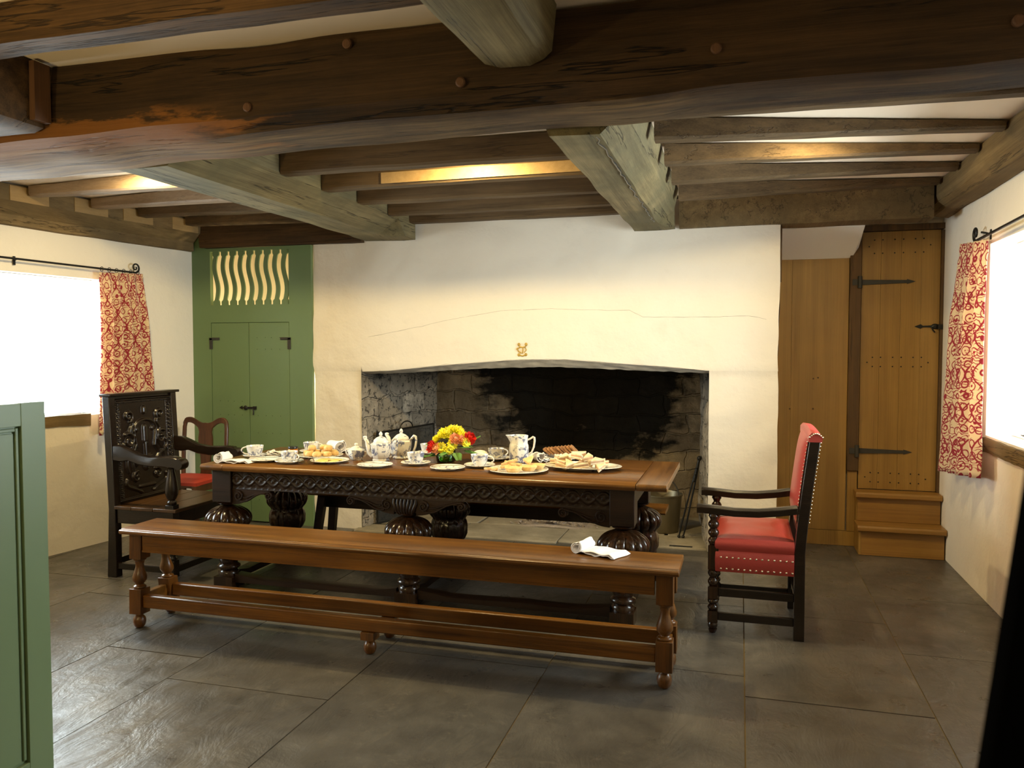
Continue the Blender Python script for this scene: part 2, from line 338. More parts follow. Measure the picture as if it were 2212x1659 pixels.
# ------------------------------------------------------------------ mesh helpers
class MB:
    """collects shapes in world coordinates and links them as ONE object (stored relative to its thing's base)"""
    def __init__(s, root=None):
        s.v, s.f, s.m, s.uv = [], [], [], None
        s.root = root; s.mi = 0
    def add(s, vs, fs):
        b = len(s.v); s.v += [Vector(p) for p in vs]
        for f in fs: s.f.append(tuple(b+i for i in f)); s.m.append(s.mi)
        return s
    def box(s, a, b):
        x0, y0, z0 = a; x1, y1, z1 = b
        return s.add([(x0, y0, z0), (x1, y0, z0), (x1, y1, z0), (x0, y1, z0), (x0, y0, z1), (x1, y0, z1), (x1, y1, z1), (x0, y1, z1)],
                     [(0, 3, 2, 1), (4, 5, 6, 7), (0, 1, 5, 4), (1, 2, 6, 5), (2, 3, 7, 6), (3, 0, 4, 7)])
    def bar(s, p, q, w, h, up=(0, 0, 1), w2=None, h2=None):
        p, q = Vector(p), Vector(q); d = (q-p).normalized(); up = Vector(up)
        sd = d.cross(up).normalized(); up = sd.cross(d)
        w2 = w2 or w; h2 = h2 or h
        vs = [c + sd*(ww*a) + up*(hh*b_) for c, ww, hh in ((p, w/2, h/2), (q, w2/2, h2/2)) for a, b_ in ((-1, -1), (1, -1), (1, 1), (-1, 1))]
        return s.add(vs, [(0, 1, 2, 3), (7, 6, 5, 4), (0, 4, 5, 1), (1, 5, 6, 2), (2, 6, 7, 3), (3, 7, 4, 0)])
    def loft(s, secs, cap=True, closed=True):
        n = len(secs[0]); vs = [p for q in secs for p in q]; fs = []
        for i in range(len(secs)-1):
            for j in range(n if closed else n-1):
                k = (j+1) % n
                fs.append((i*n+j, i*n+k, (i+1)*n+k, (i+1)*n+j))
        if cap and closed: fs += [tuple(range(n))[::-1], tuple((len(secs)-1)*n+j for j in range(n))]
        return s.add(vs, fs)
    def tube(s, pts, r, n=8, cap=True):
        pts = [Vector(p) for p in pts]; m = len(pts)
        rs = [r]*m if not hasattr(r, '__len__') else r
        secs = []; pu = None
        for i in range(m):
            d = (pts[min(i+1, m-1)]-pts[max(i-1, 0)]).normalized()
            if pu is None:
                pu = Vector((0, 0, 1)) if abs(d.z) < .9 else Vector((1, 0, 0))
            pu = (pu - d*pu.dot(d)).normalized(); sd = d.cross(pu)
            secs.append([pts[i] + (pu*cos(2*PI*k/n) + sd*sin(2*PI*k/n))*rs[i] for k in range(n)])
        return s.loft(secs, cap)
    def lathe(s, prof, c=(0, 0, 0), n=24, mod=None, ax=None, cap=True):
        secs = []
        for r, z in prof:
            ring = []
            for k in range(n):
                t = 2*PI*k/n; rr = max(r, .0004)
                if mod: rr *= mod(t, z)
                p = Vector((rr*cos(t), rr*sin(t), z))
                if ax is not None: p = ax @ p
                ring.append(Vector(c)+p)
            secs.append(ring)
        return s.loft(secs, cap)
    def prism(s, poly, axis, a, b):
        def P(u, v, w): return {'x': (w, u, v), 'y': (u, w, v), 'z': (u, v, w)}[axis]
        return s.loft([[P(u, v, a) for u, v in poly], [P(u, v, b) for u, v in poly]])
    def grid(s, nx, ny, fn, uvfn=None):
        vs = [fn(i/nx, j/ny) for j in range(ny+1) for i in range(nx+1)]
        b = len(s.v)
        s.add(vs, [(j*(nx+1)+i, j*(nx+1)+i+1, (j+1)*(nx+1)+i+1, (j+1)*(nx+1)+i) for j in range(ny) for i in range(nx)])
        if uvfn:
            s.uv = s.uv or {}
            for j in range(ny+1):
                for i in range(nx+1): s.uv[b+j*(nx+1)+i] = uvfn(i/nx, j/ny)
        return s
    def ball(s, c, r, n=12, m=8, sq=(1, 1, 1)):
        return s.add([Vector(c)+Vector((sq[0]*r*sin(PI*j/m)*cos(2*PI*i/n), sq[1]*r*sin(PI*j/m)*sin(2*PI*i/n), sq[2]*r*cos(PI*j/m))) for j in range(1, m) for i in range(n)] + [Vector(c)+Vector((0, 0, sq[2]*r)), Vector(c)-Vector((0, 0, sq[2]*r))],
            [(j*n+i, (j+1)*n+i, (j+1)*n+(i+1) % n, j*n+(i+1) % n) for j in range(m-2) for i in range(n)] + [(n*(m-1), i, (i+1) % n) for i in range(n)] + [(n*(m-1)+1, (m-2)*n+(i+1) % n, (m-2)*n+i) for i in range(n)])
    def build(s, name, mat, parent=None, smooth=True, bevel=0.0, seg=2, wob=0.0, wf=3.0, ang=38, solid=0.0, sub=0):
        top = s.root
        off = Vector((0, 0, 0))
        while top is not None:
            off += top.location; top = top.parent
        vs = s.v
        if wob:
            vs = [p + noise.noise_vector(p*wf)*wob for p in vs]
        me = bpy.data.meshes.new(name)
        me.from_pydata([tuple(p-off) for p in vs], [], s.f)
        if s.uv:
            l = me.uv_layers.new(name='UVMap')
            for lp in me.loops: l.data[lp.index].uv = s.uv.get(lp.vertex_index, (0, 0))
        mats = mat if isinstance(mat, (list, tuple)) else [mat]
        for q in mats: me.materials.append(M[q] if isinstance(q, str) else q)
        if len(mats) > 1: me.polygons.foreach_set('material_index', s.m)
        import bmesh
        bm = bmesh.new(); bm.from_mesh(me); bmesh.ops.recalc_face_normals(bm, faces=bm.faces); bm.to_mesh(me); bm.free()
        if smooth:
            me.polygons.foreach_set('use_smooth', [True]*len(me.polygons))
            me.set_sharp_from_angle(angle=R(ang))
        me.update()
        o = bpy.data.objects.new(name, me); COL.objects.link(o)
        if parent is not None: o.parent = parent
        if bevel:
            bv = o.modifiers.new('bevel', 'BEVEL'); bv.width = bevel; bv.segments = seg; bv.limit_method = 'ANGLE'; bv.angle_limit = R(40)
        if solid:
            so = o.modifiers.new('thickness', 'SOLIDIFY'); so.thickness = solid; so.offset = 0
        if sub:
            sb = o.modifiers.new('smooth', 'SUBSURF'); sb.levels = sub; sb.render_levels = sub
        return o
def tag(o, label=None, cat=None, group=None, kind=None):
    if label: o['label'] = label
    if cat: o['category'] = cat
    if group: o['group'] = group
    if kind: o['kind'] = kind
    return o
def thing(name, label, cat, loc=(0, 0, 0), group=None, rz=0.0):
    o = bpy.data.objects.new(name, None); COL.objects.link(o)
    o.location = loc; o.rotation_euler = (0, 0, rz); o.empty_display_size = .05
    return tag(o, label, cat, group)
def dup(root, loc, rz=0.0, label=None, group=None, scale=None):
    """a copy of a thing, with copies of its parts and sub-parts"""
    r = root.copy(); COL.objects.link(r); r.location = loc; r.rotation_euler = (0, 0, rz)
    if scale: r.scale = scale if hasattr(scale, '__len__') else (scale,)*3
    if label: r['label'] = label
    if group: r['group'] = group
    for ch in [o for o in bpy.data.objects if o.parent == root]:
        c = ch.copy(); COL.objects.link(c); c.parent = r
        for g in [o for o in bpy.data.objects if o.parent == ch]:
            d = g.copy(); COL.objects.link(d); d.parent = c
    return r
def struct(name, mb, mat, label=None, parent=None, **kw):
    o = mb.build(name, mat, parent, **kw)
    if parent is None: o['kind'] = 'structure'
    if label: o['label'] = label
    return o
def rbox(lo, hi): return MB().box(lo, hi)
SKY = 36.0
E_L, E_C, E_R, E_P = 32.0, 41.0, 22.0, 40.0
FRONT = [(-2.9, .9, 1.5, 60.0), (-1.9, 1.4, 2.3, 16.0), (-.3, -.9, 2.0, 6.0)]
EXPO = 0.0

# ================================================================== THE ROOM
# floor: riven slate slabs on a bed of grout
fl = MB()
colx = [-5.9, -4.75, -3.86, -3.06, -2.5, -1.68, -.86, .035, .783, 1.6]
forced = {2: [2.4, 3.95], 3: [3.25], 4: [3.0, 4.4], 5: [3.59, 2.2], 6: [2.55, 3.75], 7: [3.53, 2.3], 8: [2.75, 4.25]}
for c in range(len(colx)-1):
    ys = sorted(forced.get(c, []))
    y = -1.6
    cuts = [y]
    if ys:
        y = ys[0]
        while y > -.4: y -= random.uniform(.9, 1.3); cuts.append(max(y, -1.55))
        cuts += ys; y = ys[-1]
    while y < 6.0: y += random.uniform(.9, 1.35); cuts.append(min(y, 7.3))
    if cuts[-1] < 7.3: cuts.append(7.3)
    cuts = sorted(set(cuts))
    for a, b in zip(cuts, cuts[1:]):
        if b-a < .05: continue
        g = .0028; z = random.uniform(-.0015, .0)
        fl.box((colx[c]+g, a+g, -.08), (colx[c+1]-g, b-g, z))
n_slab = len(fl.f)
fl.mi = 1
fl.box((-6, -1.7, -.14), (2.1, 7.5, -.006))
struct('floor', fl, ['slate', 'grout'], 'dark grey riven slate slabs laid in long courses', smooth=False)

# left wall, slightly out of square, with the window opening
PX, PY, QX, QY = -4.80, 4.59, -4.63, 5.97
LD = Vector((QX-PX, QY-PY, 0)).normalized()          # along the wall, away from the camera
LN = Vector((-LD.y, LD.x, 0))                        # out of the room
def LW(y, d=0.0, z=0.0):
    """a point on the left wall: y along the room, d outward, z up"""
    t = (y-QY)/LD.y
    return Vector((QX, QY, 0)) + LD*t + LN*d + Vector((0, 0, z))
def lw_box(mb, y0, y1, d0, d1, z0, z1):
    vs = [LW(y, d, z) for z in (z0, z1) for y, d in ((y0, d0), (y1, d0), (y1, d1), (y0, d1))]
    mb.add(vs, [(0, 3, 2, 1), (4, 5, 6, 7), (0, 1, 5, 4), (1, 2, 6, 5), (2, 3, 7, 6), (3, 0, 4, 7)])
LY0, LY1, LZ0, LZ1 = 2.75, 5.05, 1.0, 2.035
w = MB()
lw_box(w, -1.7, LY0, 0, .5, 0, 2.62); lw_box(w, LY1, 7.4, 0, .5, 0, 2.62)
lw_box(w, LY0, LY1, 0, .5, 0, LZ0); lw_box(w, LY0, LY1, 0, .5, LZ1, 2.62)
struct('wall_left', w, 'lime', 'cream limewashed wall with the window behind the green screen', smooth=False)
def window(name, frame_mb, pane_mb, label, extra=()):
    o = struct(name, frame_mb, 'lime', label, smooth=False)
    return o
# left window: stone mullions, iron casement, panes
wf = MB()
for y, hw in ((LY0, .03), (3.45, .03), (4.19, .03)): lw_box(wf, y-hw, y+hw, .10, .2, LZ0, LZ1)
lw_box(wf, LY0, LY1, .10, .2, LZ0, LZ0+.004); lw_box(wf, LY0, LY1, .10, .2, LZ1-.004, LZ1)
w1 = struct('window_1', wf, 'lime', 'bright mullioned window in the left wall, blown out by daylight', smooth=False)
for a, b in ((LY0, 3.45), (3.45, 4.19), (4.19, LY1)):
    g = MB(); lw_box(g, a+.025, b-.025, .148, .152, LZ0+.01, LZ1-.01); g.build('pane', 'glass', w1, smooth=False)
cs = MB()
lw_box(cs, 4.22, 4.232, .14, .158, LZ0+.012, LZ1-.012)
lw_box(cs, 4.22, 5.04, .14, .158, LZ0+.006, LZ0+.010)
lw_box(cs, 4.22, 4.40, .135, .14, 1.485, 1.491)
cs.build('casement', 'iron', w1, smooth=False)
sl = MB(); n = 26
secs = []
for i in range(n+1):
    y = LY0-.05+(4.93-LY0+.05)*i/n
    dn = .04+.05*max(0, (i/n-.62)/.38)**.6 + .008*noise.noise(Vector((y*9, 0, 0)))
    up = 1.012+.006*noise.noise(Vector((y*7, 4, 0)))
    secs.append([LW(y, .2, up-.03), LW(y, .2, up), LW(y, -.012+.004*noise.noise(Vector((y*11, 8, 0))), up), LW(y, -.008, up-dn)])
sl.loft(secs); sl.build('window_sill', 'plate', w1)

# right wall with its window
XR = 1.42
RY0, RY1, RZ0, RZ1 = 3.7, 5.36, .985, 2.125
w = MB()
w.box((XR, -1.7, 0), (XR+.5, RY0, 2.62)).box((XR, RY1, 0), (XR+.5, 7.4, 2.62)).box((XR, RY0, 0), (XR+.5, RY1, RZ0)).box((XR, RY0, RZ1), (XR+.5, RY1, 2.62))
struct('wall_right', w, 'lime', 'cream limewashed wall with the window beside the oak door', smooth=False)
wf = MB()
for y, hw in ((RY0, .03), (4.4, .03)): wf.box((XR+.14, y-hw, RZ0), (XR+.24, y+hw, RZ1))
wf.box((XR+.14, RY0, RZ0), (XR+.24, RY1, RZ0+.004)).box((XR+.14, RY0, RZ1-.004), (XR+.24, RY1, RZ1))
w2 = struct('window_2', wf, 'lime', 'bright window in the right wall behind the printed curtain', smooth=False)
for a, b in ((RY0, 4.4), (4.4, RY1)):
    MB().box((XR+.188, a+.025, RZ0+.01), (XR+.192, b-.025, RZ1-.01)).build('pane', 'glass', w2, smooth=False)
cs = MB()
cs.box((XR+.18, 4.435, RZ0+.012), (XR+.2, 4.447, RZ1-.012))
cs.box((XR+.18, 4.435, RZ0+.006), (XR+.2, 5.35, RZ0+.010))
cs.build('casement', 'iron', w2, smooth=False)
st = MB().tube([(XR+.175, 5.0, RZ0+.055), (XR+.16, 4.84, RZ0+.04), (XR+.10, 4.74, RZ0+.028)], .007)
st.add([(XR+.10, 4.78, RZ0+.006), (XR+.10, 4.70, RZ0+.006), (XR+.10, 4.70, RZ0+.085), (XR+.11, 4.78, RZ0+.006), (XR+.11, 4.70, RZ0+.006), (XR+.11, 4.70, RZ0+.085)], [(0, 1, 2), (3, 5, 4), (0, 3, 4, 1), (1, 4, 5, 2), (2, 5, 3, 0)])
st.build('casement_stay', 'iron_matt', w2)
sl = MB(); secs = []
for i in range(25):
    y = RY0-.06+(5.375-RY0+.06)*i/24
    a = .008*noise.noise(Vector((y*8, 0, 3))); b = .012*noise.noise(Vector((y*6, 3, 3)))
    up = .972+a-.012*(5.375-y)*0
    secs.append([(XR+.2, y, up-.04), (XR+.2, y, up+.008), (XR-.015, y, up), (XR-.02, y, up-.02), (XR-.012, y, up-.086+b)])
sl.loft(secs); sl.build('window_sill', 'plate', w2)

struct('wall_rear', MB().box((-6, -1.75, 0), (2.1, -1.5, 2.9)), 'lime', 'cream limewashed wall behind the camera', smooth=False)
struct('wall_outer', MB().box((-6, 7.32, 0), (2.1, 7.55, 2.9)), 'lime', 'outer masonry behind the chimney', smooth=False)
struct('ceiling', MB().box((-6, -1.75, 2.75), (2.1, 3.02, 2.87)).box((-6, 3.2, 2.62), (2.1, 7.55, 2.74)).box((-6, 3.0, 2.66), (2.1, 3.22, 2.87)).box((-6, -1.75, 2.6), (-4.6, 3.0, 2.76)).box((1.42, -1.75, 2.6), (2.1, 3.2, 2.8)),
       'ceil', 'cream plaster between the oak joists', smooth=False)

# chimney breast: lumpy limewashed masonry with a wide arched fireplace
CB0, CB1 = -3.455, .262
FX0, FX1 = -3.02, -.218
ARCH = [(782, 803), (840, 801), (900, 795), (960, 789), (1000, 786), (1100, 778.5), (1150, 777), (1220, 777), (1290, 782), (1330, 785), (1420, 791), (1480, 796), (1530, 801)]
ARCHB = [(782, 806), (840, 806), (900, 803), (1000, 797), (1100, 793), (1200, 791.5), (1290, 795), (1330, 797), (1450, 802), (1530, 805)]
def interp(tab, x):
    if x <= tab[0][0]: return tab[0][1]
    for (x0, z0), (x1, z1) in zip(tab, tab[1:]):
        if x <= x1: return z0+(z1-z0)*(x-x0)/(x1-x0)
    return tab[-1][1]
ar_top = [(at_y(x, y, 6.0).x, at_y(x, y, 6.0).z) for x, y in ARCH]
ar_bot = [(at_y(x, y, 6.05).x, at_y(x, y, 6.05).z) for x, y in ARCHB]
ar_top[0] = (FX0, ar_top[0][1]); ar_top[-1] = (FX1, ar_top[-1][1])
def archz(x): return interp(ar_top, x)
def archb(x): return interp(ar_bot, x)
def face(x, z):
    p = Vector((x*1.1, 0, z*1.3))
    k = .035*noise.noise(p) + .014*noise.noise(p*3.1+Vector((5, 0, 0))) + .004*noise.noise(p*11)
    # the plastered lintel beam stands slightly proud of the wall above it
    pr = 1/(1+math.exp(-(1.83+.05*sin(x*2.1)+.03*noise.noise(Vector((x*3, 9, 0)))-z)*28))
    e = min(1, max(0, (z-1.3)/.06)); 
    return 6.0 - k - .018*pr*e
TOPZ = 2.60
brst = MB()
def edgew(z): return .010*noise.noise(Vector((3, 1, z*2.4)))+.006*noise.noise(Vector((3, 7, z*7)))
nL = 14; nM = 90; nR = 14; nZ = 60
brst.grid(nL, 46, lambda a, b: (lambda x, z: Vector((x, face(x, z), z)))((CB0+edgew(b*1.315))+(FX0-CB0-edgew(b*1.315)+.0)*a, b*archz(FX0)))
brst.grid(nR, 46, lambda a, b: (lambda x, z: Vector((x, face(x, z), z)))(FX1+(CB1-FX1+edgew(b*1.34))*a, b*archz(FX1)))
def upper(a, b):
    e0 = edgew(1.3+b*1.2)
    x = CB0+e0+(CB1-CB0-e0+edgew(1.3+b))*a
    z0 = archz(min(max(x, FX0), FX1)); z = z0+(TOPZ-z0)*b
    return Vector((x, face(x, z), z))
brst.grid(120, 44, upper)
# returns at both ends
brst.grid(4, 40, lambda a, b: Vector((CB0+edgew(b*TOPZ), face(CB0, b*TOPZ)+a*.5, b*TOPZ)))
brst.grid(4, 40, lambda a, b: Vector((CB1+edgew(b*TOPZ), face(CB1, b*TOPZ)+a*.52, b*TOPZ)))
brst.add([(CB0, 6.48, 0), (FX0-.3, 6.48, 0), (FX0-.3, 6.48, TOPZ), (CB0, 6.48, TOPZ)], [(0, 1, 2, 3)])
wb = struct('wall_back', brst, 'lime', 'lumpy cream limewashed chimney breast with a wide arched fireplace', ang=60)
# worn stone edge of the lintel
lt = MB()
def lint(a, b):
    x = FX0+(FX1-FX0)*a
    zt, zb = archz(x)+.004, archb(x)-.004
    q = b
    y = face(x, archz(x))-.002 + .05*q + .012*noise.noise(Vector((x*9, q*2, 1)))*(q*(1.2-q))*2
    z = zt+(zb-zt)*q + .006*noise.noise(Vector((x*13, 3, q*3)))
    return Vector((x, y, z))
lt.grid(160, 7, lint)
lt.grid(160, 2, lambda a, b: (lambda p: Vector((p.x, p.y+.4*b, p.z+.0*b)))(lint(a, 1.0)))
lt.build('lintel_edge', 'lintel', wb, ang=70)
# inside of the fireplace
BX0, BX1, BY = -2.81, -.335, 7.15
def rough(p, k=.022): return p + noise.noise_vector(p*4.2)*k + noise.noise_vector(p*11)*k*.4
def grown(nx, ny, p00, p10, p11, p01, k=.022, lock=True):
    a00, a10, a11, a01 = map(Vector, (p00, p10, p11, p01))
    def fn(a, b):
        p = (a00*(1-a)+a10*a)*(1-b)+(a01*(1-a)+a11*a)*b
        kk = k*min(1, a*12) if lock else k
        return rough(p, kk)
    return fn
fi = MB()
fi.grid(60, 40, grown(60, 40, (BX0-.06, BY, 0), (BX1+.06, BY, 0), (BX1+.06, BY, 1.7), (BX0-.06, BY, 1.7), .03, False))
fi.box((FX0-.05, 6.42, 1.62), (FX1+.05, 7.3, 1.75))
fi.build('fireback', 'soot', wb, ang=60)
jl = MB()
jl.grid(40, 40, grown(40, 40, (FX0, 6.0, 0), (BX0, BY, 0), (BX0, BY, 1.66), (FX0, 6.0, 1.40)))
jl.build('fireplace_side', 'jamb', wb, ang=60)
jr = MB()
jr.grid(40, 40, grown(40, 40, (FX1, 6.0, 0), (BX1, BY, 0), (BX1, BY, 1.66), (FX1, 6.0, 1.40)))
jr.build('fireplace_side', 'jamb', wb, ang=60)
# cracks in the lintel plaster
ck = MB()
for pts in ([(-2.95, 1.60), (-2.6, 1.66), (-2.2, 1.74), (-1.8, 1.80), (-1.4, 1.81), (-1.05, 1.795), (-.8, 1.79), (-.7, 1.74), (-.45, 1.735), (-.15, 1.735), (.05, 1.74), (.2, 1.71)],):
    pp = []
    for (x0, z0), (x1, z1) in zip(pts, pts[1:]):
        for k in range(6):
            x = x0+(x1-x0)*k/6; z = z0+(z1-z0)*k/6+.006*noise.noise(Vector((x*14, 2, 0)))
            pp.append((x, face(x, z)-.0004, z))
    ck.tube(pp, [.0022*(.35+.65*abs(noise.noise(Vector((i*.7, 0, 0))))) for i in range(len(pp))], 5)
ck.build('plaster_crack', 'hearth', wb)
# hearth
hs = MB()
ex = -3.02
for k, (x0, x1) in enumerate(((-3.06, -2.2), (-2.2, -1.35), (-1.35, -.62), (-.62, -.19))):
    yf = 5.90+.045*k
    hs.box((x0+.003, yf, -.02), (x1-.003, 6.42, .014)); hs.box((x0+.003+.07, 6.424, -.02), (x1-.003+.05, 7.3, .016))
struct('floor_hearth', hs, 'hearth', 'pale worn hearthstones on the floor of the fireplace', smooth=True, bevel=.006, wob=.006, wf=6)
MB().box((-.50, 5.985+.06, .0135), (-.33, 6.09, .0155)).build('iron_grating', 'iron_matt', None, smooth=False)
go = bpy.data.objects['iron_grating']; tag(go, 'small dark iron grating let into the hearthstone by the tongs', 'grating')

# emblem on the breast
em = MB(); ec = at_y(1128, 756, 5.965); ey = face(ec.x, ec.z)-.002
for dx, dz, r in ((-.03, .042, .012), (.028, .044, .012), (-.03, -.038, .012), (.026, -.036, .012), (-.042, .008, .009)):
    em.ball((ec.x+dx, ey, ec.z+dz), r, 10, 6, (1, .7, 1.1))
em.tube([(ec.x-.03, ey, ec.z+.04), (ec.x-.02, ey-.002, ec.z+.025), (ec.x, ey-.003, ec.z+.02), (ec.x+.02, ey-.002, ec.z+.025), (ec.x+.028, ey, ec.z+.042)], .005)
em.tube([(ec.x-.02, ey, ec.z+.022), (ec.x-.044, ey-.002, ec.z+.01), (ec.x-.032, ey-.003, ec.z-.012), (ec.x-.008, ey-.002, ec.z-.025)], .005)
em.tube([(ec.x+.002, ey-.002, ec.z+.02), (ec.x+.003, ey-.004, ec.z-.002), (ec.x+.001, ey-.002, ec.z-.028)], .0045)
em.tube([(ec.x+.02, ey, ec.z+.02), (ec.x+.03, ey, ec.z), (ec.x+.014, ey, ec.z-.02)], .0035)
em.tube([(ec.x-.03, ey, ec.z-.04), (ec.x, ey-.003, ec.z-.047), (ec.x+.026, ey, ec.z-.038)], .0055)
tag(em.build('wall_emblem', 'gilt'), 'small gilt plaster emblem fixed above the middle of the fireplace', 'emblem')

# ------------------------------------------------------------------ green partition with wavy slats and a pair of doors
GX0, GX1, GY = -4.645, -3.462, 5.97
gp = MB()
gp.box((GX0, GY, 0), (-4.445, GY+.04, 2.372)).box((-3.673, GY, 0), (GX1, GY+.04, 2.372)).box((-4.445, GY, 1.731), (-3.673, GY+.04, 1.882)).box((-4.445, GY, 2.345), (-3.673, GY+.04, 2.372)).box((-4.46, GY+.036, 0), (-3.66, GY+.046, 1.80)).box((GX0, GY+.002, 2.37), (-4.50, GY+.04, 2.615)).box((-4.52, GY+.13, 2.37), (GX1, GY+.17, 2.615))
gpo = struct('wall_partition', gp, 'green', 'green painted boarded partition with wavy slats above its doors', smooth=False)
sx0, sx1 = -4.437, -3.667
pit = (sx1-sx0)/9.1
for i in range(9):
    cx = sx0 + pit*(i+.56) ; z0, z1 = 1.882, 2.346
    L, Rr = [], []
    N = 30
    for k in range(N+1):
        t = k/N; z = z0+(z1-z0)*t
        endw = t < .075 or t > .93
        wv = .0175*sin((t-.075)/.855*2*PI)*(0 if endw else 1)
        hw = pit*.5-.011 if endw else pit*.5-.0235
        if endw: wv = 0
        L.append((cx+wv-hw, z)); Rr.append((cx+wv+hw, z))
    MB().loft([[(L[k][0], GY+.004, L[k][1]), (Rr[k][0], GY+.004, Rr[k][1]), (Rr[k][0], GY+.018, Rr[k][1]), (L[k][0], GY+.018, L[k][1])] for k in range(N+1)]).build('slat', 'green', gpo, ang=30)
def iron_L(mb, x, z, s):
    mb.box((min(x, x+s*.03), GY-.007, z-.085), (max(x, x+s*.03), GY+.002, z+.012)); mb.box((min(x, x+s*.10), GY-.007, z-.006), (max(x, x+s*.10), GY+.002, z+.016)); return mb
for name, x0, x1, sd, lab in (('door_1', -4.442, -4.0705, 1, 'left leaf of the green double door'), ('door_2', -4.0665, -3.676, -1, 'right leaf of the green double door')):
    d = struct(name, MB().box((x0, GY+.002, .012), (x1, GY+.034, 1.727)), 'green', lab, bevel=.002, smooth=False)
    iron_L(MB(), x0-.018 if sd > 0 else x1+.018, 1.585, sd).build('hinge', 'iron_matt', d, smooth=False, bevel=.002)
    nl = MB()
    for zz in ([1.60, 1.50] if sd < 0 else [1.05]) + [.93, .78, .35, .2]:
        for q in range(4): nl.ball((x0+.08+q*.07+.01*(q % 2), GY+.001, zz), .0032, 6, 4)
    nl.build('nails', 'nailhead', d)
    if sd > 0:
        lz = .995
        l = MB().box((-4.10, GY-.008, lz-.008), (-4.02, GY+.002, lz+.008)).box((-4.125, GY-.006, lz-.004), (-4.16, GY+.002, lz+.005))
        l.add([(-4.17, GY-.003, lz), (-4.14, GY-.006, lz+.016), (-4.14, GY-.006, lz-.014), (-4.14, GY+.001, lz+.016), (-4.14, GY+.001, lz-.014)], [(0, 1, 2), (0, 1, 3), (0, 2, 4), (1, 2, 4, 3)])
        l.ball((-4.105, GY-.008, lz), .02, 10, 6, (1, .5, 1)).box((-4.03, GY-.012, lz-.014), (-4.0, GY+.002, lz+.014))
        l.tube([(-4.03, GY-.01, lz-.005), (-4.022, GY-.014, lz-.03), (-4.026, GY-.012, lz-.06)], .005)
        l.build('latch', 'iron', d)
# lit passage behind the partition
struct('wall_passage', MB().box((-4.75, 6.75, 0), (-3.2, 6.85, 2.62)), 'lime', 'cream wall of the lit passage seen between the wavy slats', smooth=False)

# ------------------------------------------------------------------ oak panelling, post, stair door
OY = 6.5
op = MB().box((.262, OY, .115), (.375, OY+.03, 2.186)).box((.3755, OY, .115), (.782, OY+.03, 2.186)).box((.262, OY-.006, 0), (.862, OY+.03, .112))
ow = struct('wall_panelling', op, 'oak', 'honey oak boards between the chimney breast and the stair door', smooth=False, bevel=.0015)
pk = MB()
for px, py in ((1706, 883), (1756, 883), (1757, 818), (1767, 816)):
    p = at_y(px, py, OY-.001); pk.ball(p, .0065, 8, 5, (1, .25, 1))
pk.build('knot', 'post', ow)
MB().box((.792, OY-.01, .113), (.861, OY+.04, .577)).build('post_foot', 'oak', ow, smooth=False, bevel=.003)
secs = []
for i in range(31):
    z = .58+(2.40-.58)*i/30
    e = .006*noise.noise(Vector((z*4, 1, 0)))
    secs.append([(.784+e, OY-.03, z), (.864+.3*e, OY-.03, z), (.864+.3*e, OY+.06, z), (.784+e, OY+.06, z)])
struct('trim_1', MB().loft(secs), 'post', 'dark old oak post on which the stair door is hung', bevel=.004)
struct('trim_2', MB().box((1.402, OY-.03, .44), (1.42, OY+.06, 2.37)).box((.85, OY-.03, 2.378), (1.42, OY+.06, 2.42)), 'post', 'dark oak frame around the stair door', smooth=False)
struct('trim_3', MB().box((.262, 6.03, 1.98), (.276, 6.06, 2.372)), 'post', 'thin dark oak edging on the corner of the chimney breast', smooth=False)
dr = MB()
xs = [.868, 1.0, 1.138, 1.275, 1.401]
for a, b in zip(xs, xs[1:]): dr.box((a+.0005, OY, .446), (b-.0005, OY+.035, 2.374))
d3 = struct('door_3', dr, 'oak', 'plank oak door above the two steps', smooth=False, bevel=.001)
sd_ = MB()
for rows in ((517, 531, 546), (772, 783, 792), (1023, 1033, 1043)):
    zc = [at_y(1940, y, OY).z for y in rows]
    for f_, zz in [(u, zc[0]) for u in (.16, .265, .42, .53, .68, .785)] + [(u, zc[2]) for u in (.16, .265, .42, .53, .68, .785)] + [(.09, zc[1]), (.87, zc[1])]:
        sd_.ball((.868+.533*f_, OY-.001, zz), .0052, 8, 5, (1, .7, 1))
sd_.build('studs', 'iron', d3)
for zz in (2.001, .733):
    h = MB()
    h.loft([[(.845, OY-.014, zz-.02), (.845, OY-.014, zz+.02), (.845, OY+.0, zz+.02), (.845, OY, zz-.02)], [(1.18, OY-.008, zz-.011), (1.18, OY-.008, zz+.011), (1.18, OY, zz+.011), (1.18, OY, zz-.011)]])
    h.loft([[(1.178, OY-.008, zz-.018), (1.178, OY-.008, zz+.018), (1.178, OY, zz+.018), (1.178, OY, zz-.018)], [(1.235, OY-.005, zz-.001), (1.235, OY-.005, zz+.001), (1.235, OY, zz+.001), (1.235, OY, zz-.001)]])
    h.lathe([(.016, -.045), (.016, .045)], (.852, OY-.035, zz), 10).box((.80, OY-.036, zz-.022), (.852, OY-.03, zz+.022))
    h.build('strap_hinge', 'iron_matt', d3, bevel=.001)
lz = 1.668
l = MB()
l.loft([[(1.235, OY-.006, lz), (1.235, OY-.006, lz+.001), (1.235, OY, lz+.001), (1.235, OY, lz)], [(1.275, OY-.01, lz-.016), (1.275, OY-.01, lz+.016), (1.275, OY, lz+.016), (1.275, OY, lz-.016)], [(1.29, OY-.01, lz-.005), (1.29, OY-.01, lz+.005), (1.29, OY, lz+.005), (1.29, OY, lz-.005)], [(1.40, OY-.012, lz-.01), (1.40, OY-.012, lz+.01), (1.40, OY, lz+.01), (1.40, OY, lz-.01)]])
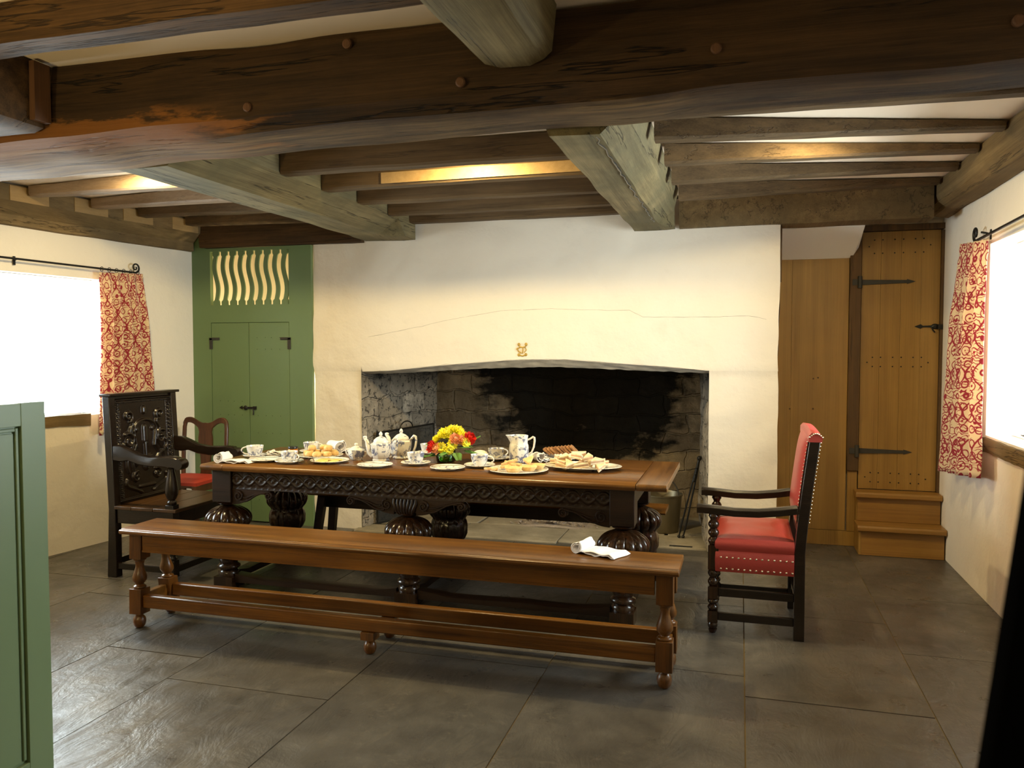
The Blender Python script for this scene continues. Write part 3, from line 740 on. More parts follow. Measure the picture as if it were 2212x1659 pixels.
l.ball((1.37, OY-.012, lz), .02, 10, 6, (1.3, .5, 1)).tube([(1.345, OY-.01, lz), (1.355, OY-.016, lz-.025), (1.37, OY-.014, lz-.045)], .005).box((1.385, OY-.04, lz-.02), (1.415, OY-.002, lz+.014))
l.build('latch', 'iron', d3)
struct('ceiling_stair', MB().add([(.272, 6.16, 2.372), (.838, 6.16, 2.372), (.80, 6.5, 2.186), (.272, 6.5, 2.186), (.272, 6.16, 2.43), (.838, 6.16, 2.43), (.84, 6.5, 2.25), (.272, 6.5, 2.25)], [(0, 3, 2, 1), (4, 5, 6, 7), (0, 1, 5, 4), (1, 2, 6, 5), (2, 3, 7, 6), (3, 0, 4, 7)]).box((.26, 6.49, 2.19), (.84, 6.6, 2.6)), 'white', 'sloping white soffit over the oak panelling', smooth=False)
struct('wall_stair', MB().box((.2, 6.56, 0), (1.5, 6.62, 2.62)), 'lime', 'masonry behind the oak panelling', smooth=False)
stp = thing('oak_steps', 'two honey oak steps in front of the plank door, against the wall', 'steps', (1.13, 6.36, 0))
def tread(x0, x1, yf, yb, zt, t=.042):
    m = MB(stp)
    prof = [(yf, zt-t+.008), (yf, zt-.012), (yf+.008, zt), (yb, zt), (yb, zt-t), (yf+.008, zt-t)]
    m.prism(prof, 'x', x0, x1); return m.build('tread', 'oak_x', stp, ang=25)
tread(.832, 1.414, 6.187, 6.395, .222); tread(.836, 1.414, 6.335, 6.498, .441)
MB(stp).box((.862, 6.235, .001), (1.41, 6.255, .179)).build('riser', 'oak_x', stp, smooth=False)
MB(stp).box((.852, 6.378, .224), (1.41, 6.396, .398)).build('riser', 'oak_x', stp, smooth=False)
MB(stp).prism([(6.236, .002), (6.497, .002), (6.497, .397), (6.398, .397), (6.398, .178), (6.236, .178)], 'x', .846, .861).build('side_board', 'oak', stp, smooth=False)

# ------------------------------------------------------------------ timbers of the ceiling
def timber(name, mat, label, secs, group=None, wob=.006, wf=3.0, pegs=(), cat='beam', ang=27):
    """secs: list of cross-section rings; re-cut into short lengths so the old faces can wander"""
    out = []
    for a, b in zip(secs, secs[1:]):
        L = (Vector(b[0])-Vector(a[0])).length; n = max(1, int(L/.06))
        for k in range(n): out.append([Vector(p).lerp(Vector(q), k/n) for p, q in zip(a, b)])
    out.append([Vector(p) for p in secs[-1]])
    # split the ring edges too
    out2 = []
    for ring in out:
        r2 = []
        for i in range(len(ring)):
            p, q = ring[i], ring[(i+1) % len(ring)]
            n = max(1, int((Vector(secs[0][i])-Vector(secs[0][(i+1) % len(ring)])).length/.07))
            for k in range(n): r2.append(p.lerp(q, k/n))
        out2.append(r2)
    o = MB().loft(out2).build(name, mat, wob=wob, wf=wf, ang=ang)
    tag(o, label, cat, group, 'thing')
    return o
def xsec(x, poly): return [(x, y, z) for y, z in poly]
def ysec(y, poly): return [(x, y, z) for x, z in poly]
BT = 2.655
bb = []
for px, zoff in ((-4.83, -.055), (-3.6, -.04), (-3.2, -.03), (-2.6, -.022), (-2.0, -.008), (-1.2, .0), (-.4, .006), (.4, .022), (1.41, .026)):
    fr = 2.93 if px > -2.4 else 3.0
    bulge = 0.0 if px > -2.4 else .02
    bb.append(xsec(px, [(2.90-bulge*.6, BT+.088), (2.885-bulge, 2.55), (2.893-bulge*1.3, 2.462+zoff), (fr, 2.405+zoff), (fr+.05, 2.394+zoff), (3.235, 2.398+zoff), (3.25, 2.43+zoff), (3.25, BT)]))
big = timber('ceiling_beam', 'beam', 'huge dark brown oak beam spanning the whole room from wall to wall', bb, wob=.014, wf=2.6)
for px, py in ((535, 232), (750, 95), (995, 178), (1547, 105), (2200, 45)):
    p = at_y(px, py, 2.882)
    MB(None).lathe([(.019, 0), (.019, .012), (.014, .016)], p-Vector((0, -.006, 0)), 14, ax=Matrix.Rotation(PI/2, 3, 'X')).build('peg', 'peg', big)
# cross beams behind
lb = []
for y, c in ((3.262, 0), (5.62, 0), (5.72, 1), (5.925, 1)):
    if c: lb.append(ysec(y, [(-2.97, 2.61), (-2.97, 2.47), (-2.93, 2.375), (-2.60, 2.370), (-2.50, 2.374), (-2.50, 2.61)]))
    else: lb.append(ysec(y, [(-2.97, 2.61), (-2.97, 2.44), (-2.945+.01*(y-3.2), 2.38), (-2.665, 2.38), (-2.51, 2.495), (-2.51, 2.61)]))
timber('ceiling_beam', 'beam_y', 'chamfered grey-brown beam running back to the chimney breast beside the green partition', lb, wob=.006)
rb = []
for y, c in ((3.262, 0), (5.70, 0), (5.80, 1), (5.945, 1)):
    if c: rb.append(ysec(y, [(-.80, 2.61), (-.80, 2.46), (-.765, 2.372), (-.53, 2.370), (-.47, 2.374), (-.47, 2.61)]))
    else: rb.append(ysec(y, [(-.80, 2.61), (-.80, 2.44), (-.775, 2.382), (-.565, 2.38), (-.46, 2.47), (-.43, 2.61)]))
rbo = timber('ceiling_beam', 'beam_y', 'split pale grey beam running from the huge beam to above the fireplace', rb, wob=.008)
crk = MB()
pp = [(-.585+.02*noise.noise(Vector((i*.8, 0, 0))), 3.3+2.3*i/40, 2.381) for i in range(41)]
crk.tube(pp, [.004+.006*abs(noise.noise(Vector((i*.5, 4, 0)))) for i in range(41)], 5)
crk.build('split', 'black', rbo)
# front cross beams
fb = []
for y in (-1.45, 2.4, 2.7, 2.865):
    e = {2.7: .012, 2.865: .035}.get(y, 0)
    fb.append(ysec(y, [(-.965, 2.745), (-.965+e*.3, 2.62), (-.93+e*.2, 2.545+e*.4), (-.86, 2.527+e*.3), (-.75, 2.523+e*.3), (-.69-e*.3, 2.54+e*.4), (-.665-e*.2, 2.58), (-.66, 2.745)]))
timber('ceiling_beam', 'beam_y', 'pale grey rounded beam coming from above the camera into the huge beam', fb, wob=.008)
fb = []
for y in (-1.45, 2.6, 2.835):
    fb.append(ysec(y, [(-3.36, 2.745), (-3.36, 2.47), (-3.32, 2.45), (-3.0, 2.452), (-2.95, 2.47), (-2.95, 2.745)]))
lfb = timber('ceiling_beam', 'beam_front', 'dark beam end meeting the huge beam at the top left corner', fb, wob=.006)
MB().box((-2.944, 2.76, 2.485), (-2.915, 2.84, 2.735)).build('stop_block', 'peg', lfb, wob=.006, wf=5)
timber('ceiling_joist', 'beam_front', 'dark joist crossing the cream ceiling in the top left corner', [xsec(x, [(2.30, 2.745), (2.30, 2.60), (2.42, 2.60), (2.43, 2.745)]) for x in (-2.935, -.975)], 'front joists', wob=.008, cat='joist')
# wall plates
lp = []
for y in (3.27, 4.0, 5.0, 5.955):
    a = LW(y, -.035); b = LW(y, -.002); c = LW(y, -.12)
    lp.append([(c.x, y, 2.61), (c.x, y, 2.50), (a.x-.0, y, 2.42), (a.x, y, 2.352), (b.x, y, 2.345), (b.x, y, 2.61)])
lpo = timber('wall_plate', 'plate', 'brown oak plate along the top of the left wall, with pale joist sockets', lp, wob=.007)
lp = []
for y in (-1.45, 2.86):
    a = LW(y, -.035); b = LW(y, -.002)
    lp.append([(a.x, y, 2.59), (a.x, y, 2.352), (b.x, y, 2.345), (b.x, y, 2.59)])
rp = []
for y in (3.27, 4.2, 5.4, 6.38):
    x = 1.255+.012*max(0, y-5.4)
    rp.append(ysec(y, [(x-.012, 2.612), (x-.012, 2.52), (x+.0, 2.485), (x+.05, 2.448), (1.416, 2.438), (1.416, 2.612)]))
timber('wall_plate', 'plate', 'brown oak plate along the top of the right wall above the window', rp, wob=.007)
timber('ceiling_beam', 'beam_front', 'short dark beam over the green partition in the back left corner', [xsec(x, [(5.945, 2.612), (5.935, 2.44), (5.945, 2.378), (6.1, 2.374), (6.1, 2.612)]) for x in (-4.53, -2.99)], wob=.006)
timber('ceiling_beam', 'plate', 'brown beam over the oak panelling and the stair door', [xsec(x, [(5.955, 2.612), (5.95, 2.44), (5.955, 2.382), (6.14, 2.376), (6.14, 2.612)]) for x in (-.44, 1.235)], wob=.006)
# joists, bay by bay: (front face y at the left end, at the right end, depth, z of the underside left, right)
def joist(x0, x1, yl, yr, zl, zr, mat, label, group, th=.10, top=2.612):
    def sec(x, y, z): return xsec(x, [(y, top), (y, z+.012), (y+.012, z), (y+th-.012, z), (y+th, z+.012), (y+th, top)])
    return timber('ceiling_joist', mat, label, [sec(x0, yl, zl), sec(x1, yr, zr)], group, wob=.005, cat='joist')
order = ['first', 'second', 'third', 'fourth', 'fifth', 'sixth']
for i, (yl, yr) in enumerate(((4.00, 4.02), (4.46, 4.46), (4.94, 4.95), (5.42, 5.42), (5.80, 5.80))):
    joist(-2.505, -.805, yl, yr, 2.488, 2.485 if i else 2.487, 'joist', f'{order[i]} joist back from the huge beam in the middle bay above the table', 'middle bay joists')
MB().box((-2.1, 4.452, 2.50), (-.84, 4.458, 2.565)).build('patch', 'patch', bpy.data.objects['ceiling_joist.002'], smooth=False)
for i, (yl, yr) in enumerate(((3.50, 3.85), (3.91, 4.43), (4.42, 4.885), (4.93, 5.33), (5.48, 5.775))):
    joist(-.412, 1.23, yl, yr, 2.505, 2.575, 'joist' if i != 2 else 'joist', f'{order[i]} joist back from the huge beam in the right bay', 'right bay joists', .09)
for i, (yl, yr) in enumerate(((3.86, 3.68), (4.36, 4.2), (4.84, 4.66), (5.26, 5.12), (5.74, 5.62))):
    xl = LW(yl, -.15).x
    joist(xl, -2.975, yl, yr, 2.545, 2.50, ['joist_pale', 'joist_pale', 'joist_pale', 'joist', 'joist'][i], f'{order[i]} joist back from the huge beam in the left bay above the carved chair', 'left bay joists', .10)
    if i:
        q = MB(); 
        y0, y1 = yl-.11, yl+.17
        c0, c1 = LW(y0, -.126), LW(y1, -.126)
        q.add([(c0.x, y0, 2.50), (c1.x, y1, 2.50), (c1.x, y1, 2.60), (c0.x, y0, 2.60), (c0.x-.02, y0, 2.50), (c1.x-.02, y1, 2.50), (c1.x-.02, y1, 2.60), (c0.x-.02, y0, 2.60)], [(0, 1, 2, 3), (4, 7, 6, 5), (0, 4, 5, 1), (3, 2, 6, 7), (0, 3, 7, 4), (1, 5, 6, 2)])
        q.build('joist_socket', 'patch', lpo, smooth=False)

# ------------------------------------------------------------------ curtains and rods
def curtain(name, label, top, bot, n_fold, amp, normal, hgt_rows=40, gather=.05, seed=0, width=1.0, flat=False):
    """top, bot: pairs of points (near edge, far edge); folds stand out along normal"""
    t0, t1 = map(Vector, top); b0, b1 = map(Vector, bot); nv = Vector(normal)
    m = MB()
    H = (t0-b0).length
    def fn(a, b):
        p = (t0*(1-a)+t1*a)*(1-b)+(b0*(1-a)+b1*a)*b
        ph = 2*PI*n_fold*a + .5*sin(3*a+seed) + .35*noise.noise(Vector((a*3, b*1.4, seed)))
        k = amp*(.45+.55*min(1, b*3)) * (.75+.4*noise.noise(Vector((a*4, seed, 2))))
        if b < .05: k = amp*.35
        pinch = -.006 if .045 < b < .075 else 0
        return p + nv*(k*(.5+.5*sin(ph)) + .01*noise.noise(Vector((a*5, b*5, seed))) + pinch)
    m.grid(80, hgt_rows, fn, lambda a, b: (a*width, (1-b)*H))
    o = m.build(name, 'curtain', ang=80, solid=.003)
    return tag(o, label, 'curtain', 'printed curtains')
lt0, lt1 = LW(4.985, -.045, 2.085), LW(5.385, -.045, 2.105)
curtain('curtain', 'cream and red printed curtain by the left window, hanging behind the carved armchair', (lt0, lt1), (LW(4.93, -.05, .845), LW(5.47, -.05, .90)), 5.5, .085, -LN, seed=1, width=1.15)
curtain('curtain', 'cream and red printed curtain by the right window, next to the stair door', (at_x(2138, 517, 1.36), at_x(2084, 527, 1.36)), (at_x(2126, 1034, 1.35), at_x(2046, 1018, 1.35)), 3.3, .085, (-1, 0, 0), seed=5, width=1.0)
def scroll(c, ax, r0, turns, r, mb, d=1, flip=1, seg=34):
    """iron spiral that ends a rod: ax is the in-plane horizontal axis"""
    pts = []
    for i in range(seg+1):
        t = i/seg; a = -PI/2 + d*turns*2*PI*t; rr = r0*(1-.8*t)
        pts.append(Vector(c)+Vector(ax)*(rr*cos(a)*flip)+Vector((0, 0, 1))*(rr*sin(a)))
    mb.tube(pts, [r*(1-.3*i/seg) for i in range(seg+1)], 7)
rod = thing('curtain_rod', 'thin black iron rod with a scrolled end above the left window', 'curtain rod', LW(4.6, -.05, 2.11), 'curtain rods')
m = MB(rod); m.tube([LW(2.9, -.05, 2.128), LW(4.1, -.05, 2.122), LW(5.33, -.05, 2.112)], .0075, 8); scroll(LW(5.33, -.05, 2.112+.04), LD, .04, 1.35, .0075, m); m.build('rod', 'iron', rod)
for y in (3.0, 4.36): MB(rod).tube([LW(y, -.052, 2.122), LW(y, -.03, 2.118), LW(y, .0, 2.11)], .006).box(tuple(LW(y, -.02, 2.08)-Vector((.008, .008, 0))), tuple(LW(y, -.0, 2.14)+Vector((.008, .008, 0)))).build('bracket', 'iron', rod)
for i in range(6):
    y = 5.02+.33*i/5; c = LW(y, -.05, 2.112)
    MB(rod).tube([c+Vector((0, 0, .017*cos(a)))+LN*(.017*sin(a)) for a in [2*PI*k/12 for k in range(13)]], .0025, 5).build('ring', 'iron', rod)
rod = thing('curtain_rod', 'thin black iron rod with a scrolled end above the right window', 'curtain rod', (XR-.06, 4.9, 2.195), 'curtain rods')
ra, rc = at_x(2107, 521, XR-.055), at_x(2212, 466, XR-.055)
far = ra+(rc-ra)*1.9
m = MB(rod); m.tube([far, rc, ra], .0085, 8); scroll(ra+Vector((0, 0, .045)), (0, 1, 0), .045, 1.35, .0085, m); m.build('rod', 'iron', rod)
for q in (5.35, 3.95):
    MB(rod).tube([(XR-.055, q, 2.195), (XR-.03, q, 2.19), (XR, q, 2.18)], .006).box((XR-.006, q-.01, 2.15), (XR, q+.01, 2.21)).build('bracket', 'iron', rod)

# ================================================================== FURNITURE
# relief carving: height of a field of ridges drawn along curves
def relief(w, h, nx, ny, curves, amp, width, base=None):
    xs = np.linspace(-w/2, w/2, nx+1); zs = np.linspace(0, h, ny+1)
    X_, Z_ = np.meshgrid(xs, zs)
    H_ = np.zeros_like(X_) if base is None else base(X_, Z_)
    for c in curves:
        pts, wd, am = c
        for (x, z) in pts:
            wx = max(1, int(wd/(w/nx))+2)
            i = int((x+w/2)/w*nx); j = int(z/h*ny)
            wy = max(1, int(wd/(h/ny))+2)
            i0, i1, j0, j1 = max(0, i-wx), min(nx+1, i+wx+2), max(0, j-wy), min(ny+1, j+wy+2)
            if i0 >= i1 or j0 >= j1: continue
            d2 = (X_[j0:j1, i0:i1]-x)**2+(Z_[j0:j1, i0:i1]-z)**2
            v = am*np.sqrt(np.clip(1-d2/(wd*wd), 0, 1))
            H_[j0:j1, i0:i1] = np.maximum(H_[j0:j1, i0:i1], v)
    return X_, Z_, H_*amp
def line(p, q, n=30): return [(p[0]+(q[0]-p[0])*i/n, p[1]+(q[1]-p[1])*i/n) for i in range(n+1)]
def spiral(cx, cz, r0, r1, a0, turns, n=70): return [(cx+(r0+(r1-r0)*i/n)*cos(a0+turns*2*PI*i/n), cz+(r0+(r1-r0)*i/n)*sin(a0+turns*2*PI*i/n)) for i in range(n+1)]
def bez(p0, p1, p2, p3, n=40):
    return [tuple((1-t)**3*a+3*(1-t)**2*t*b+3*(1-t)*t*t*c+t**3*d for a, b, c, d in zip(p0, p1, p2, p3)) for t in [i/n for i in range(n+1)]]
def mir(c): return ([(-x, z) for x, z in c[0]], c[1], c[2])
def panel_mesh(mb, field, place):
    X_, Z_, H_ = field
    ny, nx = X_.shape
    mb.add([place(X_[j, i], Z_[j, i], H_[j, i]) for j in range(ny) for i in range(nx)],
           [(j*nx+i, j*nx+i+1, (j+1)*nx+i+1, (j+1)*nx+i) for j in range(ny-1) for i in range(nx-1)])

# ---- refectory table
TZ = .788
TX0, TX1, TY0, TY1 = -3.22, -.36, 4.187, 5.12
tb = thing('refectory_table', 'long dark carved oak refectory table with bulbous legs, laid for tea', 'table', (-1.8, 4.65, 0))
def edge_board(x0, x1, y0, y1, z0, z1, mb, n=60):
    # rounded front edge, slightly worn
    secs = []
    for i in range(n+1):
        x = x0+(x1-x0)*i/n
        k = .004*noise.noise(Vector((x*6, 1, 0)))+.0015*noise.noise(Vector((x*30, 1, 0)))
        secs.append([(x, y0+k+.010, z0), (x, y0+k+.002, z0+.012), (x, y0+k, (z0+z1)/2), (x, y0+k+.003, z1-.009), (x, y0+k+.012, z1), (x, y1-.012, z1), (x, y1, z1-.012), (x, y1-.004, z0)])
    mb.loft(secs)
m = MB(tb); edge_board(TX0+.165, TX1-.165, TY0, TY1, TZ-.037, TZ, m); m.build('tabletop', 'table_top', tb, ang=50)
for a, b in ((TX0, TX0+.163), (TX1-.163, TX1)):
    m = MB(tb); edge_board(a+.0003, b, TY0+.001, TY1-.004, TZ-.037, TZ-.0006, m, 8); m.build('breadboard_end', 'table_end', tb, ang=50, bevel=.003)
AY = 4.245; AZ0, AZ1 = .632, .750
LXS = (-3.10, -1.868, -.602); FY, RY = 4.305, 4.985
# frieze rails, carved on the front
def frieze(X_, Z_):
    p = .17; z = (Z_-.058)/.040; u = X_/p*2*PI
    H = np.zeros_like(X_)
    for s in (1, -1):
        d = np.abs(z - s*.72*np.sin(u)); H = np.maximum(H, np.clip(1-(d/.26)**2, 0, 1)**.5)
        d = np.abs(z - s*.72*np.sin(u)*.45); H = np.maximum(H, .6*np.clip(1-(d/.16)**2, 0, 1)**.5)
    r = np.sqrt(((np.mod(X_/p*2, 1)-.5)*p/2)**2+(Z_-.058)**2)
    H = np.maximum(H, .9*np.clip(1-(r/.013)**2, 0, 1)**.5)
    H = np.maximum(H, np.where((Z_ < .006) | (Z_ > .110), 1.0, 0))
    leaf = np.clip(np.sin(u*4)*np.sin(z*3.2), 0, 1)*.5*(np.abs(z) > .6)
    return np.maximum(H, leaf)
fx0, fx1 = LXS[0]+.07, LXS[2]-.07
fld = relief(fx1-fx0, .118, 1100, 34, [], .007, .01, frieze)
m = MB(tb); fc = (fx0+fx1)/2
panel_mesh(m, fld, lambda x, z, h: (fc+x, AY+.014-h, AZ0+z))
m.box((fx0, AY+.0145, AZ0), (fx1, AY+.045, AZ1))
m.build('frieze', 'carved', tb, ang=70)
m = MB(tb); m.box((fx0, RY+.02, AZ0), (fx1, RY+.055, AZ1)); m.build('frieze', 'carved', tb, bevel=.003)
for x in (LXS[0]-.05, LXS[2]+.012): MB(tb).box((x, FY+.07, AZ0), (x+.036, RY-.07, AZ1)).build('frieze', 'carved', tb, bevel=.003)
# bulbous cup-and-cover legs
def leg_profile(): 
    p = [(.0, .072), (.06, .072), (.064, .10), (.05, .112), (.07, .128), (.07, .14), (.052, .152), (.058, .168), (.064, .18), (.05, .192)]
    p += [(.075, .205), (.11, .235), (.125, .27), (.128, .32), (.122, .352), (.110, .366)]           # carved cup
    n = 18
    p += [(.145*cos(-.62+(1.42+.62)*k/n), .432+.088*sin(-.62+(1.42+.62)*k/n)) for k in range(n+1)]       # gadrooned cover
    p += [(.030, .521), (.046, .524), (.05, .528), (.062, .532), (.066, .54), (.05, .548), (.0, .549)]
    return p
def leg_mod(t, z):
    if .368 < z < .5208: return .89+.11*abs(sin(7*t))**.55
    if .2 < z < .366: return .97+.03*sin(14*t)*sin((z-.2)/.166*PI)
    return 1
def turned_leg(x, y):
    m = MB(tb); m.lathe(leg_profile(), (x, y, 0), 112, leg_mod)
    m.box((x-.066, y-.066, 0), (x+.066, y+.066, .074))
    o = m.build('leg', 'bulb', tb, ang=60)
    q = MB(tb); q.box((x-.067, (AY+.046 if (x == LXS[1] and y == FY) else y-.067), .546), (x+.067, y+.067, .750)); q.build('leg_block', 'carved', o, bevel=.004)
    return o
for x in LXS:
    for y in (FY, RY): turned_leg(x, y)
# scrolled brackets under the frieze
def bracket(xb, sgn, L, y=AY+.004, dz=0):
    m = MB(tb); zt = AZ0-.001
    n = 24; top, bot = [], []
    for i in range(n+1):
        t = i/n; x = xb+sgn*L*t
        top.append((x, zt)); 
        d = .078*(1-t)**1.2+.018 + .012*sin(t*PI*2)
        bot.append((x, zt-d))
    bot[-1] = (xb+sgn*L, zt-.02)
    m.prism(top+bot[::-1], 'y', y+.004, y+.04)
    for cx, cz, r in ((xb+sgn*.045, zt-.04, .034), (xb+sgn*(L-.012), zt-.03, .026)):
        m.lathe([(0, -.018), (r, -.018), (r, .018), (0, .018)], (cx, y+.02, cz), 20, ax=Matrix.Rotation(PI/2, 3, 'X'))
        m.tube([(p[0], y-.001, p[1]) for p in spiral(cx, cz, r*.95, .004, PI/2, 1.6*(-sgn), 40)], .0055, 6)
    m.tube([(p[0], y, p[1]) for p in bez((xb+sgn*.06, zt-.07), (xb+sgn*L*.5, zt-.085), (xb+sgn*L*.5, zt-.02), (xb+sgn*(L-.01), zt-.008), 24)], .0065, 6)
    m.tube([(p[0], y, p[1]) for p in bez((xb+sgn*.08, zt-.045), (xb+sgn*L*.45, zt-.06), (xb+sgn*L*.55, zt-.012), (xb+sgn*(L-.035), zt-.02), 24)], .005, 6)
    m.build('bracket', 'carved', tb, ang=45)
bracket(LXS[0]+.068, 1, .27); bracket(LXS[2]-.068, -1, .27)
bracket(LXS[1]+.07, 1, .29); bracket(LXS[1]-.07, -1, .29)
m = MB(tb)
m.box((LXS[1]-.085, AY+.012, AZ0-.085), (LXS[1]+.085, AY+.05, AZ0-.001))
for i in range(7):
    x = LXS[1]-.069+.023*i
    m.tube([(x, AY+.010, AZ0-.006), (x, AY+.003, AZ0-.03), (x*.75+LXS[1]*.25, AY+.001, AZ0-.07), (x*.6+LXS[1]*.4, AY+.008, AZ0-.092)], [.008, .011, .012, .006], 8)
m.build('bracket', 'carved', tb, ang=45)
# worn low stretchers
def stretcher(p, q, w=.07, h=.055, z=.065, worn=.025):
    m = MB(tb); p, q = Vector(p), Vector(q); d = (q-p).normalized(); s = Vector((-d.y, d.x, 0)); n = 30; secs = []
    for i in range(n+1):
        t = i/n; c = p.lerp(q, t); k = worn*min(1, min(t, 1-t)*6)*(.8+.3*noise.noise(Vector((t*5, p.x, p.y))))
        secs.append([c+s*(w/2)+Vector((0, 0, z-h/2)), c+s*(w/2)+Vector((0, 0, z+h/2-k*.9)), c+s*(w/2-.012)+Vector((0, 0, z+h/2-k*.7)), c-s*(w/2-.012)+Vector((0, 0, z+h/2-k)), c-s*(w/2)+Vector((0, 0, z+h/2-k*1.3)), c-s*(w/2)+Vector((0, 0, z-h/2))])
    m.loft(secs); m.build('stretcher', 'carved', tb, ang=45)
for y in (FY, RY):
    for a, b in ((0, 1), (1, 2)): stretcher((LXS[a]+.067, y, 0), (LXS[b]-.067, y, 0))
for x in LXS: stretcher((x, FY+.067, 0), (x, RY-.067, 0), worn=.015)

# ---- long amber bench in front
bn = thing('bench', 'long amber oak bench with turned legs standing in front of the table', 'bench', (-1.71, 3.64, 0))
bx0, bx1 = -3.185, -.245
SEAT = .54
prof = [(3.478, SEAT-.028), (3.473, SEAT-.018), (3.476, SEAT-.008), (3.484, SEAT-.004), (3.494, SEAT-.0045), (3.497, SEAT-.0015), (3.505, SEAT), (3.765, SEAT), (3.776, SEAT-.006), (3.778, SEAT-.018), (3.772, SEAT-.03), (3.5, SEAT-.03)]
m = MB(bn); m.prism(prof, 'x', bx0, bx1); m.build('seat', 'bench', bn, ang=30, bevel=.002)
for y0, y1 in ((3.505, 3.53), (3.725, 3.75)):
    MB(bn).box((-3.06, y0, .42), (-.352, y1, .509)).box((-3.06, y0-.003, .417), (-.352, y1, .427)).build('apron', 'bench', bn, smooth=False)
for x in (-3.105, -.308): MB(bn).box((x-.012, 3.55, .42), (x+.012, 3.70, .509)).build('apron', 'bench', bn, smooth=False)
def bench_leg(x, yt, yb):
    m = MB(bn)
    def cy(z): return yb+(yt-yb)*z/.51
    def blk(z0, z1, w=.037):
        m.loft([[(x-w, cy(z)-w, z), (x+w, cy(z)-w, z), (x+w, cy(z)+w, z), (x-w, cy(z)+w, z)] for z in (z0, z1)])
    blk(.375, .509); blk(.078, .214)
    pr = [(.0, .376), (.034, .374), (.034, .367), (.026, .362), (.024, .352), (.021, .342), (.022, .325), (.030, .298), (.037, .275), (.036, .258), (.027, .243), (.020, .236), (.021, .232), (.032, .226), (.034, .219), (.03, .213), (0, .212)]
    secs = [[(x+r*cos(2*PI*k/20), cy(z)+r*sin(2*PI*k/20), z) for k in range(20)] for r, z in [(max(r, .0005), z) for r, z in pr]]
    m.loft(secs)
    fp = [(.0, .079), (.018, .078), (.017, .07), (.022, .064), (.031, .052), (.034, .036), (.030, .015), (.022, .002), (.0, .0)]
    m.loft([[(x+max(r, .0005)*cos(2*PI*k/20), cy(0)+max(r, .0005)*sin(2*PI*k/20), z) for k in range(20)] for r, z in fp])
    m.build('leg', 'bench_z', bn, ang=50, bevel=.0025)
for x in (-3.105, -.308):
    bench_leg(x, 3.54, 3.525); bench_leg(x, 3.715, 3.775)
for y in (3.53, 3.76):
    MB(bn).box((-3.068, y-.022, .112), (-.345, y+.022, .180)).build('stretcher', 'bench', bn, bevel=.006)
    x = -1.742
    m = MB(bn); m.box((x-.036, y-.034, .072), (x+.036, y+.034, .112)); m.lathe([(.0, .073), (.018, .072), (.017, .064), (.024, .058), (.031, .044), (.033, .03), (.028, .012), (.02, .001), (0, .0)], (x, y, 0), 20)
    m.build('leg', 'bench_z', bn, bevel=.002, ang=50)
for x in (-3.105, -.308): MB(bn).box((x-.02, 3.565, .115), (x+.02, 3.735, .178)).build('stretcher', 'bench', bn, bevel=.005)

# ---- plain bench behind the table
b2 = thing('bench', 'plain dark oak bench with splayed legs on the far side of the table', 'bench', (-1.75, 5.33, 0))
m = MB(b2); m.prism([(5.20, .425), (5.195, .435), (5.205, .452), (5.44, .452), (5.45, .435), (5.44, .425)], 'x', -3.09, -.455); m.build('seat', 'table_top', b2, ang=30)
for y in (5.235, 5.39): MB(b2).box((-2.98, y, .335), (-.56, y+.025, .424)).build('apron', 'carved', b2, bevel=.002)
for x, s in ((-2.955, -1), (-.60, 1)):
    for y, sy in ((5.235, -1), (5.415, 1)):
        MB(b2).bar((x+s*.055, y+sy*.03, 0), (x, y, .424), .05, .05, (0, 1, 0), .062, .05).build('leg', 'carved', b2, bevel=.003)

# ---- carved wainscot armchair at the left end
wc = thing('carved_armchair', 'tall black carved oak armchair with scrolled arms at the left end of the table', 'chair', (-3.72, 4.58, 0))
cy0, cy1 = 4.255, 4.90
XB = -3.945
def bx(z): return XB-.035*max(0, z-.45)/.75
for y in (cy0+.027, cy1-.027):
    m = MB(wc); m.loft([[(bx(z)-.03-dx, y-.027, z), (bx(z)+.022, y-.027, z), (bx(z)+.022, y+.027, z), (bx(z)-.03-dx, y+.027, z)] for z, dx in ((0, .02), (.45, .0), (1.19, 0))]); m.build('back_post', 'chairblack', wc, bevel=.003)
m = MB(wc); m.box((bx(1.2)-.045, cy0-.012, 1.19), (bx(1.2)+.045, cy1+.012, 1.208)); m.build('crest', 'chairblack', wc, bevel=.004)
m = MB(wc); m.loft([[(bx(z)-.018, cy0+.055, z), (bx(z)+.008, cy0+.055, z), (bx(z)+.008, cy1-.055, z), (bx(z)-.018, cy1-.055, z)] for z in (.40, 1.19)]); m.build('backrest', 'chairblack', wc)
# carved panel: arch, urn, scrolling leaves
W_, H_ = .535, .70
cv = []
cv.append((line((-.262, .02), (-.262, .69), 60), .006, .8)); cv.append((line((-.225, .04), (-.225, .66), 60), .004, .6))
for i in range(22): cv.append(([(-.244, .05+.028*i), (-.240, .06+.028*i), (-.248, .062+.028*i)], .008, .7))
cv.append((spiral(-.15, .575, .040, .006, -1.2, 1.3), .011, 1.0))
cv.append((bez((-.125, .545), (-.08, .50), (-.20, .49), (-.10, .43)), .012, .9))
cv.append((spiral(-.155, .41, .055, .01, 2.2, -1.1), .012, 1.0))
cv.append((bez((-.20, .39), (-.24, .30), (-.12, .34), (-.09, .24)), .013, .9))
cv.append((bez((-.11, .40), (-.16, .34), (-.20, .28), (-.17, .20)), .011, .8))
cv.append((bez((-.09, .38), (-.12, .33), (-.14, .29), (-.12, .19)), .010, .8))
cv.append((spiral(-.10, .16, .04, .006, 1.2, 1.2), .011, .9))
cv.append((bez((-.19, .15), (-.22, .09), (-.14, .10), (-.06, .05)), .012, .9))
cv.append(([(-.075+.15*0+.001*i, .48+.0*i) for i in range(1)], .02, .7))
